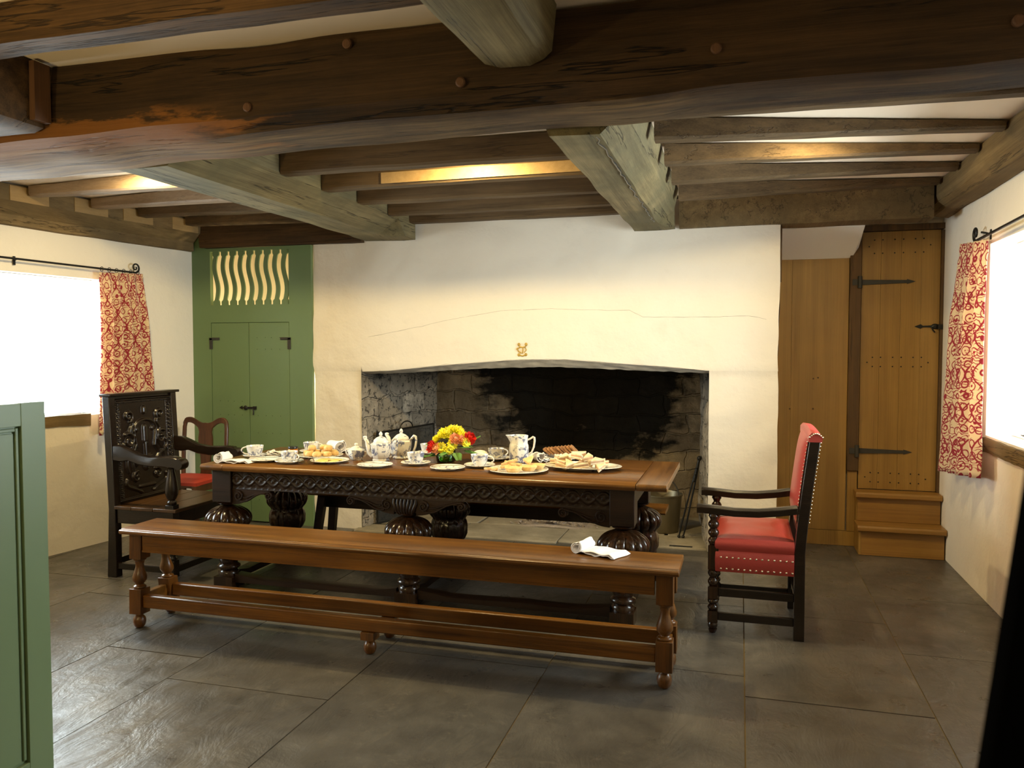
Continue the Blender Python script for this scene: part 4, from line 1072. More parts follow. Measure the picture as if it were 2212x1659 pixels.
cv.append(([(.105*cos(a), .47+.075*sin(a)) for a in [PI/2+PI/2*i/30 for i in range(31)]], .010, 1.0))
cv.append((line((-.105, .47), (-.085, .36), 20), .010, .9))
cv += [mir(c) for c in cv]
cv += [(line((0, .62), (0, .60), 6), .022, 1.0), (line((0, .40), (0, .49), 12), .026, .8), (line((0, .30), (0, .38), 12), .017, .9), (line((-.05, .29), (.05, .29), 12), .012, .9), (line((-.07, .09), (.07, .09), 20), .012, .7), ([(0, .22)], .03, 1.0), (line((-.262, .69), (.262, .69), 60), .008, .9), (line((-.262, .67), (.262, .67), 60), .004, .5), (line((-.262, .02), (.262, .02), 60), .008, .9)]
fld = relief(W_, H_, 190, 240, cv, .017, .01)
m = MB(wc); cyc = (cy0+cy1)/2
panel_mesh(m, fld, lambda u, z, h: (bx(.47+z)+.0085+h, cyc+u, .472+z))
m.build('carved_panel', 'chairblack', wc, ang=75)
# seat of boards
for a, b in ((-3.93, -3.80), (-3.797, -3.63), (-3.627, -3.455)):
    MB(wc).box((a, cy0-.002, .452), (b, cy1+.002, .474)).build('seat_board', 'seatboard', wc, bevel=.003)
for y in (cy0+.012, cy1-.034): MB(wc).box((-3.92, y, .36), (-3.53, y+.022, .451)).build('seat_rail', 'chairblack', wc, bevel=.002)
m = MB(wc); m.box((-3.515, cy0+.05, .36), (-3.49, cy1-.05, .451)); m.build('seat_rail', 'carved', wc, bevel=.002)
def wain_leg(y, s):
    x = -3.505; m = MB(wc)
    m.box((x-.03, y-.029, .40), (x+.03, y+.029, .50)).box((x-.027, y-.027, .03), (x+.027, y+.027, .14))
    m.lathe([(0, .765), (.03, .765), (.022, .755), (.022, .74), (.02, .72), (.032, .67), (.042, .60), (.040, .57), (.028, .54), (.02, .53), (.03, .52), (.03, .505), (.025, .499), (0, .498)], (x, y, 0), 20)
    m.lathe([(0, .402), (.026, .401), (.026, .39), (.018, .38), (.02, .36), (.028, .30), (.03, .26), (.022, .2), (.019, .165), (.028, .155), (.026, .14), (0, .139)], (x, y, 0), 20)
    m.lathe([(0, .032), (.02, .031), (.027, .018), (.022, .001), (0, 0)], (x, y, 0), 16)
    m.build('leg', 'chairblack', wc, ang=45, bevel=.002)
for y in (cy0+.03, cy1-.03): wain_leg(y, 1)
def wain_arm(y):
    # sweeping arm that dips from the back and ends in a scroll over the front leg
    P = [(XB+.01, .872, .07), (-3.88, .870, .075), (-3.82, .850, .075), (-3.74, .818, .066), (-3.65, .806, .062), (-3.56, .811, .066), (-3.50, .815, .074), (-3.45, .81, .072), (-3.415, .785, .05)]
    secs = []
    for i, (x, z, h) in enumerate(P):
        w = .026 if i < 4 else .032
        drop = h + (.03 if i in (0, 1) else 0)
        secs.append([(x, y-w, z-.008), (x, y-w*.7, z), (x, y+w*.7, z), (x, y+w, z-.008), (x, y+w, z-drop+.006), (x, y+w*.7, z-drop), (x, y-w*.7, z-drop), (x, y-w, z-drop+.006)])
    m = MB(wc); m.loft(secs)
    m.lathe([(0, -.034), (.034, -.034), (.038, 0), (.034, .034), (0, .034)], (-3.432, y, .766), 20, ax=Matrix.Rotation(PI/2, 3, 'X'))
    m.ball((-3.505, y, .748), .032, 12, 8, (1, 1, .7))
    m.build('arm', 'chairblack', wc, ang=50)
for y in (cy0+.03, cy1-.03): wain_arm(y)
for y in (cy0+.028, cy1-.028): MB(wc).bar((-3.93, y, .075), (-3.53, y, .075), .034, .042).build('stretcher', 'chairblack', wc, bevel=.004)
MB(wc).bar((-3.505, cy0+.055, .075), (-3.505, cy1-.055, .075), .034, .042).build('stretcher', 'chairblack', wc, bevel=.004)
MB(wc).bar((-3.95, cy0+.055, .1), (-3.95, cy1-.055, .1), .03, .04).build('stretcher', 'chairblack', wc, bevel=.004)

# ---- small splat-back chair against the green partition
sc1 = thing('side_chair', 'small mahogany splat-back chair with red seat in the corner by the green doors', 'chair', (-4.27, 5.48, 0))
YB = 5.655; X0, X1 = -4.525, -4.07; xc = (X0+X1)/2
for x in (X0+.02, X1-.02):
    MB(sc1).tube([(x, YB+.06, 0), (x, YB+.01, .25), (x, YB, .45), (x, YB+.008, .65), (x*.99+xc*.01, YB+.025, .85), (x*.93+xc*.07, YB+.032, .905)], [.016, .018, .019, .017, .017, .016], 10).build('back_post', 'chairbrown', sc1)
# yoke crest
secs = []
for i in range(41):
    t = i/40; x = X0+.012+(X1-X0-.024)*t; u = abs(2*t-1)
    z = .902 + .018*cos((u-.72)*PI/.55)*(1 if u > .3 else 1) - (.03*max(0, (u-.86)/.14)**2) - .018*(1-u)**3
    h = .030+.028*max(0, 1-u/.45)+.004
    secs.append([(x, YB+.016, z-h), (x, YB+.016, z+.012), (x, YB+.04, z+.012), (x, YB+.04, z-h)])
MB(sc1).loft(secs).build('crest_rail', 'chairbrown', sc1, bevel=.004, ang=50)
spl = [(.40, .06), (.47, .048), (.55, .044), (.62, .05), (.70, .066), (.76, .066), (.81, .058), (.85, .07), (.88, .12)]
MB(sc1).loft([[(xc-w, YB+.012+.01*(z-.4), z), (xc+w, YB+.012+.01*(z-.4), z), (xc+w, YB+.028+.01*(z-.4), z), (xc-w, YB+.028+.01*(z-.4), z)] for z, w in spl]).build('splat', 'chairbrown', sc1, ang=30)
m = MB(sc1)
def seatf(a, b):
    u = (a-.5)*2; v = b
    x = xc+u*(.20+.035*(1-v)); y = 5.245+(YB-5.245)*v
    return Vector((x, y, .455+.022*(1-u**4)*(1-(2*v-1)**4)))
m.grid(20, 20, seatf); m.loft([[(xc-.235, 5.245, z), (xc+.235, 5.245, z), (xc+.20, YB, z), (xc-.20, YB, z)] for z in (.43, .455)])
m.build('seat', 'red2', sc1, ang=50)
q = []
for i in range(31):
    t = i/30; x = xc-.235+.47*t
    q.append((x, .395-.03*max(0, cos(2*PI*(t-.5)*2))**2*(abs(t-.5) < .2)+.018*abs(sin(PI*t*3))))
MB(sc1).prism([(xc-.235, .43)]+q+[(xc+.235, .43)], 'y', 5.248, 5.268).build('seat_rail', 'chairbrown', sc1, ang=30)
for x in (xc-.215, xc+.195): MB(sc1).box((x, 5.27, .375), (x+.02, YB-.02, .43)).build('seat_rail', 'chairbrown', sc1)
for x in (xc-.215, xc+.215): MB(sc1).bar((x, 5.262, 0), (x, 5.262, .43), .034, .034, (0, 1, 0), .042, .042).build('leg', 'chairbrown', sc1, bevel=.002)

# ---- red leather armchair at the right end, facing the table
ra_ = thing('red_armchair', 'dark oak armchair with studded red leather seat and back, right of the table', 'chair', (.09, 4.56, 0))
yN, yF = 4.30, 4.835
def rx(z): return .305+.0*z if z < .45 else .305+.068*((z-.45)/.62)**1.25
def bob(z0, z1, n, r0=.017, r1=.028):
    out = []
    for i in range(n*8+1):
        t = i/(n*8); out.append((r0+(r1-r0)*abs(sin(PI*n*t)), z0+(z1-z0)*t))
    return out
for y in (yN, yF):
    m = MB(ra_); secs = []
    for z in (0, .1, .25, .45, .55, .65, .75, .85, .95, 1.055):
        w = .024 if z > .1 else .026
        secs.append([(rx(z)-.026, y-w, z), (rx(z)+.026, y-w, z), (rx(z)+.026, y+w, z), (rx(z)-.026, y+w, z)])
    m.loft(secs); m.build('back_post', 'chairblack', ra_, bevel=.003)
    xf = -.125
    m = MB(ra_)
    m.lathe([(0, .0)]+[(.016, .0), (.024, .02)]+bob(.02, .062, 1, .018, .026)+[(0, .063)], (xf, y, 0), 20)
    m.box((xf-.026, y-.026, .06), (xf+.026, y+.026, .12)).box((xf-.026, y-.026, .185), (xf+.026, y+.026, .25)).box((xf-.027, y-.027, .34), (xf+.027, y+.027, .47))
    m.lathe([(0, .118)]+bob(.118, .187, 2)+[(0, .188)], (xf, y, 0), 20).lathe([(0, .249)]+bob(.249, .342, 2)+[(0, .343)], (xf, y, 0), 20)
    m.lathe([(0, .468)]+bob(.468, .60, 3, .017, .029)+[(.02, .61), (.028, .622), (.024, .635), (0, .636)], (xf, y, 0), 20)
    m.build('leg', 'bulb', ra_, ang=50)
    # arm
    P = [(-.212, .662, .024), (-.19, .664, .027), (-.12, .660, .026), (-.02, .652, .022), (.10, .654, .022), (.20, .666, .026), (.29, .682, .026)]
    m = MB(ra_)
    m.loft([[(x, y-w, z-.026), (x, y-w, z+.006), (x, y-w*.5, z+.018), (x, y+w*.5, z+.018), (x, y+w, z+.006), (x, y+w, z-.026)] for x, z, w in P])
    m.build('arm', 'chairblack', ra_, ang=40, bevel=.002)
    for z in (.09, .218): MB(ra_).bar((xf+.026, y, z), (.279, y, z), .024, .042).build('stretcher', 'chairblack', ra_, bevel=.003)
for x, z in ((-.125, .218), (.305, .14)): MB(ra_).bar((x, yN+.026, z), (x, yF-.026, z), .024, .045).build('stretcher', 'chairblack', ra_, bevel=.003)
MB(ra_).bar((.312, yN+.024, .545), (.312, yF-.024, .545), .024, .04).build('back_rail', 'chairblack', ra_)
# padded seat with two rows of studs
m = MB(ra_)
sx0_, sx1_ = -.098, .277; sy0, sy1 = yN-.026, yF+.026
def ssec(z, g, dz=0): return [(sx0_-g, sy0-g, z), (sx1_+g*.2, sy0-g, z), (sx1_+g*.2, sy1+g, z), (sx0_-g, sy1+g, z)]
N_ = 14
def ring(z, g):
    pts = []
    c = [(sx0_-.012-g, sy0-g), (sx1_, sy0-g), (sx1_, sy1+g), (sx0_-.012-g, sy1+g)]
    for i in range(4):
        p, q = c[i], c[(i+1) % 4]
        for k in range(N_): pts.append((p[0]+(q[0]-p[0])*k/N_, p[1]+(q[1]-p[1])*k/N_, z))
    return pts
m.loft([ring(.335, .0), ring(.34, .004), ring(.40, .006), ring(.437, .004), ring(.446, -.003), ring(.452, .0), ring(.47, .008), ring(.495, .006), ring(.512, -.006)], cap=False)
def pad(a, b):
    x = sx0_-.006+(sx1_-sx0_+.006)*a; y = sy0+.006+(sy1-sy0-.012)*b
    return Vector((x, y, .512+.030*(1-(2*a-1)**4)*(1-(2*b-1)**4)+.006*noise.noise(Vector((x*9, y*9, 3)))))
m.grid(24, 24, pad)
st_ = m; st_.mi = 1
for z in (.352, .412):
    for k in range(13): st_.ball((sx0_+.012+(sx1_-sx0_-.02)*k/12, sy0-.006, z), .0055, 8, 5, (1, .6, 1))
    for k in range(15): st_.ball((sx0_-.018, sy0+.01+(sy1-sy0-.02)*k/14, z), .0055, 8, 5, (.6, 1, 1))
m.build('seat', ['red', 'brass_nail'], ra_, ang=60)
m = MB(ra_)
def back(a, b):
    z = .60+.462*b; y = yN+.018+(yF-yN-.036)*a
    return Vector((rx(z)-.03-.022*(1-(2*a-1)**4)*(1-(2*b-1)**6), y, z))
m.grid(20, 24, back)
m.grid(20, 12, lambda a, b: Vector((rx(.60+.462*b)+.028, yN+.018+(yF-yN-.036)*a, .60+.462*b)))
# the leather wraps over the crest
secs = []
for i in range(15):
    a = i/14; y = yN-.03+(yF-yN+.06)*a; e = .012*(1-(2*a-1)**2)
    secs.append([(rx(1.05)-.034, y, 1.03), (rx(1.06)-.034, y, 1.062+e), (rx(1.06)-.02, y, 1.078+e), (rx(1.06)+.02, y, 1.072+e*.6), (rx(1.06)+.034, y, 1.056), (rx(1.05)+.03, y, 1.03)])
m.loft(secs)
st_ = m; st_.mi = 1
for k in range(24):
    z = .615+.43*k/23
    st_.ball((rx(z)-.031, yN+.022, z), .0042, 7, 4); st_.ball((rx(z)+.029, yN-.012, z), .004, 7, 4)
for k in range(8): st_.ball((rx(1.05)+.033-.062*k/7*(k > 0), yN-.031, 1.056+.018*sin(PI*k/7)), .0045, 7, 4)
m.build('backrest', ['red', 'brass_nail'], ra_, ang=60)

# ---- green painted screen at the left edge
gx = -2.20; gtop = at_x(97, 866, gx); gy = gtop.y; gz = gtop.z
gs = thing('panelled_screen', 'green painted panelled wooden screen standing at the left edge, close to the camera', 'screen', (gx, 1.6, 0))
y0g = .35
fd = .016
MB(gs).box((gx-.05, y0g, .0), (gx-fd, gy-.002, gz-.003)).build('board', 'green2', gs, bevel=.003)
rail = .075; stile = .092
m = MB(gs); m.box((gx-fd, y0g, gz-rail), (gx, gy-stile-.0005, gz-.002)).box((gx-fd-.0001, gy-stile, .0), (gx, gy-.001, gz-.001)).box((gx-fd, y0g, .0), (gx, gy-stile-.0005, .16)); m.build('frame', 'green2', gs, bevel=.0015)
for o_, w_, h_ in ((.0055, .011, .009),):
    # a bead set in the rebate, with open grooves either side of it
    m = MB(gs)
    m.box((gx-fd, y0g, gz-rail-o_-w_), (gx-fd+h_, gy-stile-o_-w_-.0003, gz-rail-o_)).box((gx-fd, gy-stile-o_-w_, .17), (gx-fd+h_, gy-stile-o_, gz-rail-o_))
    m.build('moulding', 'green2', gs, bevel=.002)
MB(gs).box((gx-fd, y0g, .17), (gx-fd+.006, gy-stile-.022, gz-rail-.022)).build('panel', 'green2', gs, bevel=.001)
# ---- unidentified dark out-of-focus shape at the lower right, built as a slanting slab
sd0 = ray(2138, 1659)*.62; sd1 = ray(2206, 1240)*.62
a_ = Vector((0, 0, EYE))+sd0; b_ = Vector((0, 0, EYE))+sd1
dd = (b_-a_).normalized(); foot = a_-dd*(a_.z/dd.z); topp = a_+dd*.42
sp_ = thing('slanting_shape', 'unidentified black out-of-focus shape slanting at the lower right edge, close to the camera', 'board', (foot.x+.1, foot.y, 0))
wv_ = _r*.17
m = MB(sp_); nrm = Vector((-sin(YAW), cos(YAW), 0))*.02
f2 = foot; m.add([f2, f2+wv_, f2+wv_+nrm, f2+nrm, topp, topp+wv_, topp+wv_+nrm, topp+nrm], [(0, 1, 2, 3), (4, 7, 6, 5), (0, 4, 5, 1), (1, 5, 6, 2), (2, 6, 7, 3), (3, 7, 4, 0)])
m.build('panel', 'dark_shape', sp_, smooth=False, bevel=.006)

# ---- things in the fireplace
fs = thing('fire_screen', 'black wire mesh fireguard leaning in the left side of the fireplace', 'fire screen', (-2.9, 6.35, 0))
A0 = at_z(802, 1134, .016); dirn = Vector((.10, 1, 0)).normalized()
A0 = Vector((A0.x+.03, A0.y+.06, .016))
B0 = A0+dirn*.62
hA = at_y(803, 935, A0.y).z; 
tilt = Vector((-.05, .0, 0))*0
A1 = A0+Vector((.0, 0, hA-.016)); 
pB = ray(937, 915); tB = (A0.y+.62*dirn.y)/pB.y
B1 = Vector((pB.x*tB, A0.y+.62*dirn.y, EYE+pB.z*tB)); B0 = Vector((B1.x, B1.y, .016))
m = MB(fs)
for p, q in ((A0, A1), (A1, B1), (B1, B0), (B0, A0)): m.tube([p, q], .008, 8)
mid = A1.lerp(B1, .5); ed = (B1-A1).normalized()
m.build('frame', 'iron', fs)
MB(fs).tube([mid+ed*(.075*cos(a))+Vector((0, 0, .062*sin(a))) for a in [PI*i/14 for i in range(15)]], .006, 7).build('handle', 'iron', fs)
MB(fs).add([A0, B0, B1, A1], [(0, 1, 2, 3)]).build('mesh_panel', 'mesh', fs, smooth=False)
for p in (A0, B0): MB(fs).tube([p+Vector((-.09, 0, -.006)), p+Vector((0, 0, -.004)), p+Vector((.10, .01, -.006))], .007, 6).build('foot', 'iron', fs)

bc = at_z(1440, 1128, .02); bc = Vector((-.60, 6.56, .0165))
bk = thing('coal_bucket', 'tarnished metal coal bucket in the right side of the fireplace', 'bucket', bc)
m = MB(bk); m.lathe([(0, .003), (.128, .0), (.132, .01), (.155, .27), (.158, .295), (.164, .297), (.164, .306), (.157, .308), (.150, .29), (.127, .016), (0, .014)], bc, 40); m.build('body', 'bucket', bk, ang=50)
m = MB(bk); m.tube([bc+Vector((.150*cos(a)*.9, -.06+.10*sin(a)*.35, .295+.145*sin(a))) for a in [PI*i/18 for i in range(19)]], .0055, 8)
m.build('handle', 'iron_matt', bk)
tg = thing('fire_tongs', 'long black iron fire tongs leaning on the right side of the fireplace', 'fire tongs', (-.35, 6.3, .014))
t0 = at_z(1471, 1160, .022); t1 = at_y(1511, 990, 6.36)
for s in (-1, 1):
    m = MB(tg)
    o_ = Vector((.012*s, 0, 0))
    m.tube([t0+o_*1.3, t0.lerp(t1, .15)+o_*1.5, t0.lerp(t1, .8)+o_*.7, t1], [.006, .007, .007, .008], 8)
    m.ball(t0+o_*1.3+Vector((0, 0, .004)), .014, 10, 6, (1, 1, .8))
    m.build('arm', 'iron', tg)
m = MB(tg); m.tube([t0.lerp(t1, .70), t1], .010, 10); m.ball(t1, .019, 12, 8)
for t in (.72, .8, .88): m.ball(t0.lerp(t1, t), .014, 10, 6)
m.build('hinge_shaft', 'iron', tg)
ah = MB(); ac_ = Vector((-1.50, 6.40, .012))
for i in range(340):
    a = random.uniform(0, 2*PI); r = abs(random.gauss(0, .42)); x = ac_.x+r*cos(a)*.62; y = ac_.y+min(.45, abs(r*sin(a)))*.8+.03
    s = random.uniform(.006, .022); hh = .05*math.exp(-((x-ac_.x)/.22)**2-((y-ac_.y-.1)/.15)**2)
    ah.add([Vector((x, y, ac_.z+hh))+Vector((random.uniform(-s, s), random.uniform(-s, s), random.uniform(0, s*1.3))) for _ in range(6)], [(0, 1, 2), (0, 2, 3), (0, 3, 4), (0, 4, 5), (1, 3, 5), (2, 4, 1)])
ah.grid(24, 12, lambda u, v: Vector((ac_.x-.42+.84*u, ac_.y+.0+.42*v, .012+.062*math.exp(-((u-.5)/.24)**2-((v-.4)/.28)**2)*(1+.5*noise.noise(Vector((u*9, v*9, 0)))))))
tag(ah.build('ash', 'ash', smooth=False), 'heap of pale ash and cinders on the hearth', 'ash', kind='stuff')
fb_ = thing('fire_basket', 'dark iron fire basket low in the back of the fireplace', 'fire basket', (-1.15, 6.98, .016))
m = MB(fb_)
for i in range(9):
    x = -1.5+.085*i; m.tube([(x, 6.86, .12), (x, 6.84, .2), (x+.0, 6.83, .34+.03*(i in (0, 8)))], .009, 6)
for z in (.14, .3): m.tube([(-1.53, 6.84, z), (-.79, 6.84, z)], .010, 6)
for x in (-1.5, -.82): m.tube([(x, 6.86, .016), (x, 6.85, .16)], .012, 6).tube([(x, 7.06, .016), (x, 7.06, .16)], .012, 6).tube([(x, 6.85, .15), (x, 7.06, .15)], .01, 6)
m.build('bars', 'iron_matt', fb_)

# ================================================================== ON THE TABLE
TT = TZ+.0006
def T(px, py, z=TT): return at_z(px, py+4.5, z)
def px2m(p): return (p.x*_f.x+p.y*_f.y)/cos(PIT)/F      # metres per pixel at a point
GP = 'blue and white tea service'
def sit(name, mk, mat, label, cat, loc, group=None, rz=0.0):
    m = MB(); mk(m); o = m.build(name, mat, ang=60); o.location = loc; o.rotation_euler = (0, 0, rz)
    return tag(o, label, cat, group)
def plate_prof(r, h=.016, t=.0035):
    return [(0, .0), (r*.52, .0), (r*.56, .002), (r*.62, h*.45), (r*.97, h*.9), (r, h), (r*.985, h+t*.6), (r*.94, h+t*.2), (r*.64, h*.5+t), (r*.56, t+.0015), (0, t+.001)]
def plate(px, py, r, label, group=GP, mat='china_light', name='plate', cat='plate'):
    return sit(name, lambda m: m.lathe(plate_prof(r), n=48), mat, label, cat, T(px, py), group)
def saucer(px, py, label, r=.078, dz=0):
    p = T(px, py); p.z += dz; saucer.at = p
    return sit('saucer', lambda m: m.lathe([(0, 0), (r*.42, 0), (r*.46, .003), (r*.95, .015), (r, .018), (r*.98, .0205), (r*.5, .0075), (r*.42, .0045), (0, .004)], n=44), 'china_light', label, 'saucer', p, GP)
CUPP = [(0, 0), (.026, 0), (.027, .004), (.031, .008), (.041, .022), (.047, .045), (.050, .064), (.0505, .0655), (.0485, .065), (.0455, .046), (.039, .023), (.029, .010), (0, .009)]
def cup(px, py, label, hdir=1, s=1.0):
    p = saucer.at; z = TT+.0066
    r = thing('teacup', label, 'cup', (p.x, p.y, z), GP, rz=hdir)
    m = MB(); m.lathe([(a*s, b*s) for a, b in CUPP], n=40); m.build('bowl', 'china', r, ang=60)
    m = MB(); m.tube([((.046+.030*sin(a)*(1.15 if a < 2 else 1))*s if 0 < i < 12 else .044*s, 0, (.036+.021*cos(a))*s) for i, a in enumerate([PI*i/12 for i in range(13)])], .0042*s, 8); m.build('handle', 'china_light', r)
    return r
# place settings, from the left end
plate(574, 991.5, .105, 'plate with a table knife, next to the napkin at the left table end')
saucer(551, 983.5, 'saucer under the teacup nearest the carved armchair'); cup(551, 983, 'teacup nearest the carved armchair, handle to the left', PI+.3, 1.1)
saucer(625, 996, 'saucer with a blue-patterned cup in front of the jam jar', .088); cup(626, 995, 'teacup standing in front of the jam jar', -.3, 1.05)
plate(604, 980, .105, 'plate holding a folded cream napkin between the leftmost teacups')
saucer(672, 974, 'saucer hidden behind the plate of scones'); cup(670, 974.5, 'teacup behind the plate of scones', .2, 1.05)
plate(692, 982.5, .15, 'plate heaped with scones beside the jam jar', mat='china_light')
plate(712, 994, .122, 'plate with slices of butter in front of the scones')
plate(810, 1003.5, .108, 'small plate with a knife in front of the teapots')
saucer(898, 999.5, 'saucer in front of the second teapot, left of the flowers', .092); cup(897, 998.5, 'teacup in front of the second teapot, left of the flowers', 2.4, 1.08)
saucer(924, 977, 'saucer behind the left side of the flowers'); cup(921, 977.5, 'teacup half hidden behind the left side of the flowers', .5, 1.0)
plate(967, 1009.5, .105, 'small plate with a knife right in front of the flowers')
saucer(1036, 1004.5, 'saucer right of the flowers with a cup on it', .094); cup(1034, 1003.5, 'teacup right of the flowers, in front of the cream bowl', .1, 1.08)
saucer(1072, 989, 'saucer left of the jug with a cup on it', .092); cup(1073, 988, 'teacup close to the left side of the jug', .8, 1.05)
plate(1152, 984, .10, 'plate partly hidden behind the jug')
plate(1119, 1014, .178, 'large plate of pastries in front of the jug')
plate(1221, 986, .15, 'plate of sliced brown fruit loaf behind the sandwiches')
pl_ = T(1258, 1009)
sit('platter', lambda m: m.lathe(plate_prof(.235, .024), n=56), 'china_light', 'wide platter of sandwiches at the right end of the table', 'platter', pl_, GP).scale = (1, .66, 1)
# napkins
def napkin(loc, rz, label, L=.17, W=.13, r=.022, roll=1.6, group='white napkins', th=.003, tilt=0):
    m = MB(); prof = []
    n = 34
    for i in range(n+1):
        a = roll*2*PI*(1-i/n); rr = r*(1-.55*(1-i/n)) if i else r*.4
        prof.append((-rr*sin(a)*1.0, r+.001-rr*cos(a)))
    for i in range(1, 14): prof.append((L*i/13, .0045+.004*sin(i*.8)+.002*(i % 3)))
    for i in range(1, 12): prof.append((L-.012-L*.8*i/11, .014+.003*sin(i*.9+1)))
    secs = []
    for k in range(13):
        t = k/12; w = (t-.5)*W
        secs.append([(x+.006*sin(t*5+x*20)+tilt*w, w, max(.0016, z*(1+.25*sin(t*4+1)*(x > .01)))) for x, z in prof])
    m.loft(secs, cap=False, closed=False)
    o = m.build('napkin', 'linen', ang=70, solid=.003); o.location = loc; o.rotation_euler = (0, 0, rz)
    return tag(o, label, 'napkin', group)
nb = at_z(1262, 1189, SEAT); napkin((nb.x, nb.y, SEAT), -.35, 'white linen napkin left on the front bench', .205, .15, .026, 2.2)
nb = T(484, 993); napkin((nb.x, nb.y, TT), .1, 'white napkin at the left end of the table top', .21, .14, .030, 2.4)
nb = T(727, 972); napkin((nb.x, nb.y, TT), .9, 'upright white napkin behind the scones, left of the sugar bowl', .15, .15, .040, 2.6)
nb = T(1171, 991); napkin((nb.x-.01, nb.y-.03, TT), .5, 'crumpled white napkin between the jug and the fruit loaf', .06, .1, .030, 1.2)
nb = T(604, 980); napkin((nb.x-.06, nb.y, TT+.012), .1, 'cream napkin folded on a plate between the leftmost teacups', .12, .09, .012, 1.2)
# jam jar
jp = T(633, 982)
jj = thing('jam_jar', 'small amber jam jar with a black lid beside the scones', 'jar', jp)
m = MB(); m.lathe([(0, 0), (.030, 0), (.033, .004), (.033, .045), (.028, .053), (0, .054)], n=28); m.build('body', 'jam', jj, ang=50)
m = MB(); m.lathe([(0, .0545), (.031, .0545), (.032, .066), (.030, .069), (0, .07)], n=28); m.build('lid', 'black', jj, ang=50)
# scones
def blob(m, r, h, sd, n=18, lob=.12):
    pr = [(0, 0), (r*.85, .001), (r, h*.25), (r*.98, h*.5), (r*.9, h*.78), (r*.6, h*.97), (0, h)]
    m.lathe(pr, n=n, mod=lambda t, z: 1+lob*noise.noise(Vector((cos(t)*1.4+sd, sin(t)*1.4, z*30))))
sc_o = MB(); blob(sc_o, .030, .034, 1); sc_o = sc_o.build('scone', 'scone', ang=70)
P0 = T(692, 982.5)
k = 0
for dx, dy, dz in ((-.085, -.02, .012), (-.045, -.055, .012), (.015, -.07, .012), (.075, -.04, .012), (.09, .02, .012), (-.03, .015, .012), (.035, -.002, .012), (-.075, .045, .012), (.0, .075, .012), (.06, .065, .012), (-.05, -.02, .0465), (.012, .028, .0465), (.062, -.005, .0465)):
    o = sc_o if k == 0 else sc_o.copy()
    if k: COL.objects.link(o)
    o.location = (P0.x+dx, P0.y+dy, TT+dz); o.rotation_euler = (0, 0, k*1.7); s = .92+.13*((k*37 % 10)/10); o.scale = (s, s, .95)
    tag(o, 'round pale golden scone heaped on the plate beside the jam jar', 'scone', 'scones'); k += 1
# butter slices
P0 = T(712, 994); bu = MB(); bu.box((-.035, -.024, 0), (.035, .024, .007)); bu = bu.build('butter_slice', 'butter', bevel=.002)
for k, (dx, dy) in enumerate(((-.05, .02), (.03, .035), (.045, -.03), (-.035, -.035))):
    o = bu if k == 0 else bu.copy()
    if k: COL.objects.link(o)
    o.location = (P0.x+dx, P0.y+dy, TT+.0075); o.rotation_euler = (0, 0, k*.9)
    tag(o, 'flat yellow slice of butter on the plate in front of the scones', 'butter', 'butter slices')
def knife(p, rz, label, z, name='table_knife'):
    m = MB(); m.loft([[(x, -w, 0), (x, w, 0), (x, w, t), (x, -w, t)] for x, w, t in ((-.10, .004, .004), (-.09, .007, .006), (-.02, .005, .005), (0, .006, .003), (.06, .008, .0018), (.085, .006, .0014), (.093, .001, .001))])
    o = m.build(name, 'steel', ang=40); o.location = (p.x, p.y, z); o.rotation_euler = (0, 0, rz)
    return tag(o, label, 'knife', 'table knives')
knife(T(574, 991.5), .3, 'table knife on the plate next to the left-end napkin', TT+.0205)
knife(T(812, 1003.5), .15, 'table knife on the small plate in front of the teapots', TT+.0205)
knife(T(968, 1009.5), .6, 'table knife on the small plate in front of the flowers', TT+.0205)
knife(T(716, 993.5), .1, 'table knife on the plate of butter', TT+.0205)
knife(T(765, 1002), .0, 'table knife lying between the sugar bowl and the teapot plate', TT)
# spectacles
gp_ = T(661, 999); gsx = thing('spectacles', 'folded wire spectacles on the table edge in front of the butter plate', 'spectacles', gp_, rz=.35)
m = MB()
for dx in (-.028, .028): m.tube([(dx+.021*cos(a), .004*sin(a)*0, .021+.019*sin(a)) for a in [2*PI*i/20 for i in range(21)]], .0018, 6)
m.tube([(-.008, 0, .027), (0, -.003, .031), (.008, 0, .027)], .0017, 6)
for s in (-1, 1): m.tube([(s*.049, 0, .028), (s*.05, .01, .027), (-s*.03, .02+.006*s, .016), (-s*.045, .022+.006*s, .004)], .0017, 6)
m.build('frame', 'wire', gsx)
m = MB()
for dx in (-.028, .028): m.lathe([(0, -.0006), (.0195, -.0006), (.0195, .0006), (0, .0006)], (dx, 0, .021), 20, ax=Matrix.Rotation(PI/2, 3, 'X'))
m.build('lens', 'glass', gsx)
# sugar bowl
sp0 = T(770, 988.5)
sb_ = thing('sugar_bowl', 'lidded blue and white sugar bowl left of the teapots', 'bowl', sp0, GP)
oct_ = lambda t, z: 1/ max(.93, cos((t % (PI/4))-PI/8))*.97
m = MB(); m.lathe([(0, 0), (.036, 0), (.037, .006), (.046, .02), (.056, .055), (.058, .064), (.055, .066), (.05, .055), (0, .05)], n=48, mod=oct_); m.build('body', 'china', sb_, ang=50)
m = MB(); m.lathe([(0, .063), (.052, .063), (.053, .068), (.038, .080), (.016, .088), (.009, .092), (.013, .10), (.008, .108), (0, .109)], n=32); m.build('lid', 'china', sb_, ang=60)
for s in (-1, 1):
    m = MB(); m.tube([(s*.054, 0, .054), (s*.070, 0, .058), (s*.073, 0, .044), (s*.062, 0, .028), (s*.048, 0, .024)], .005, 8); m.build('handle', 'china_light', sb_)
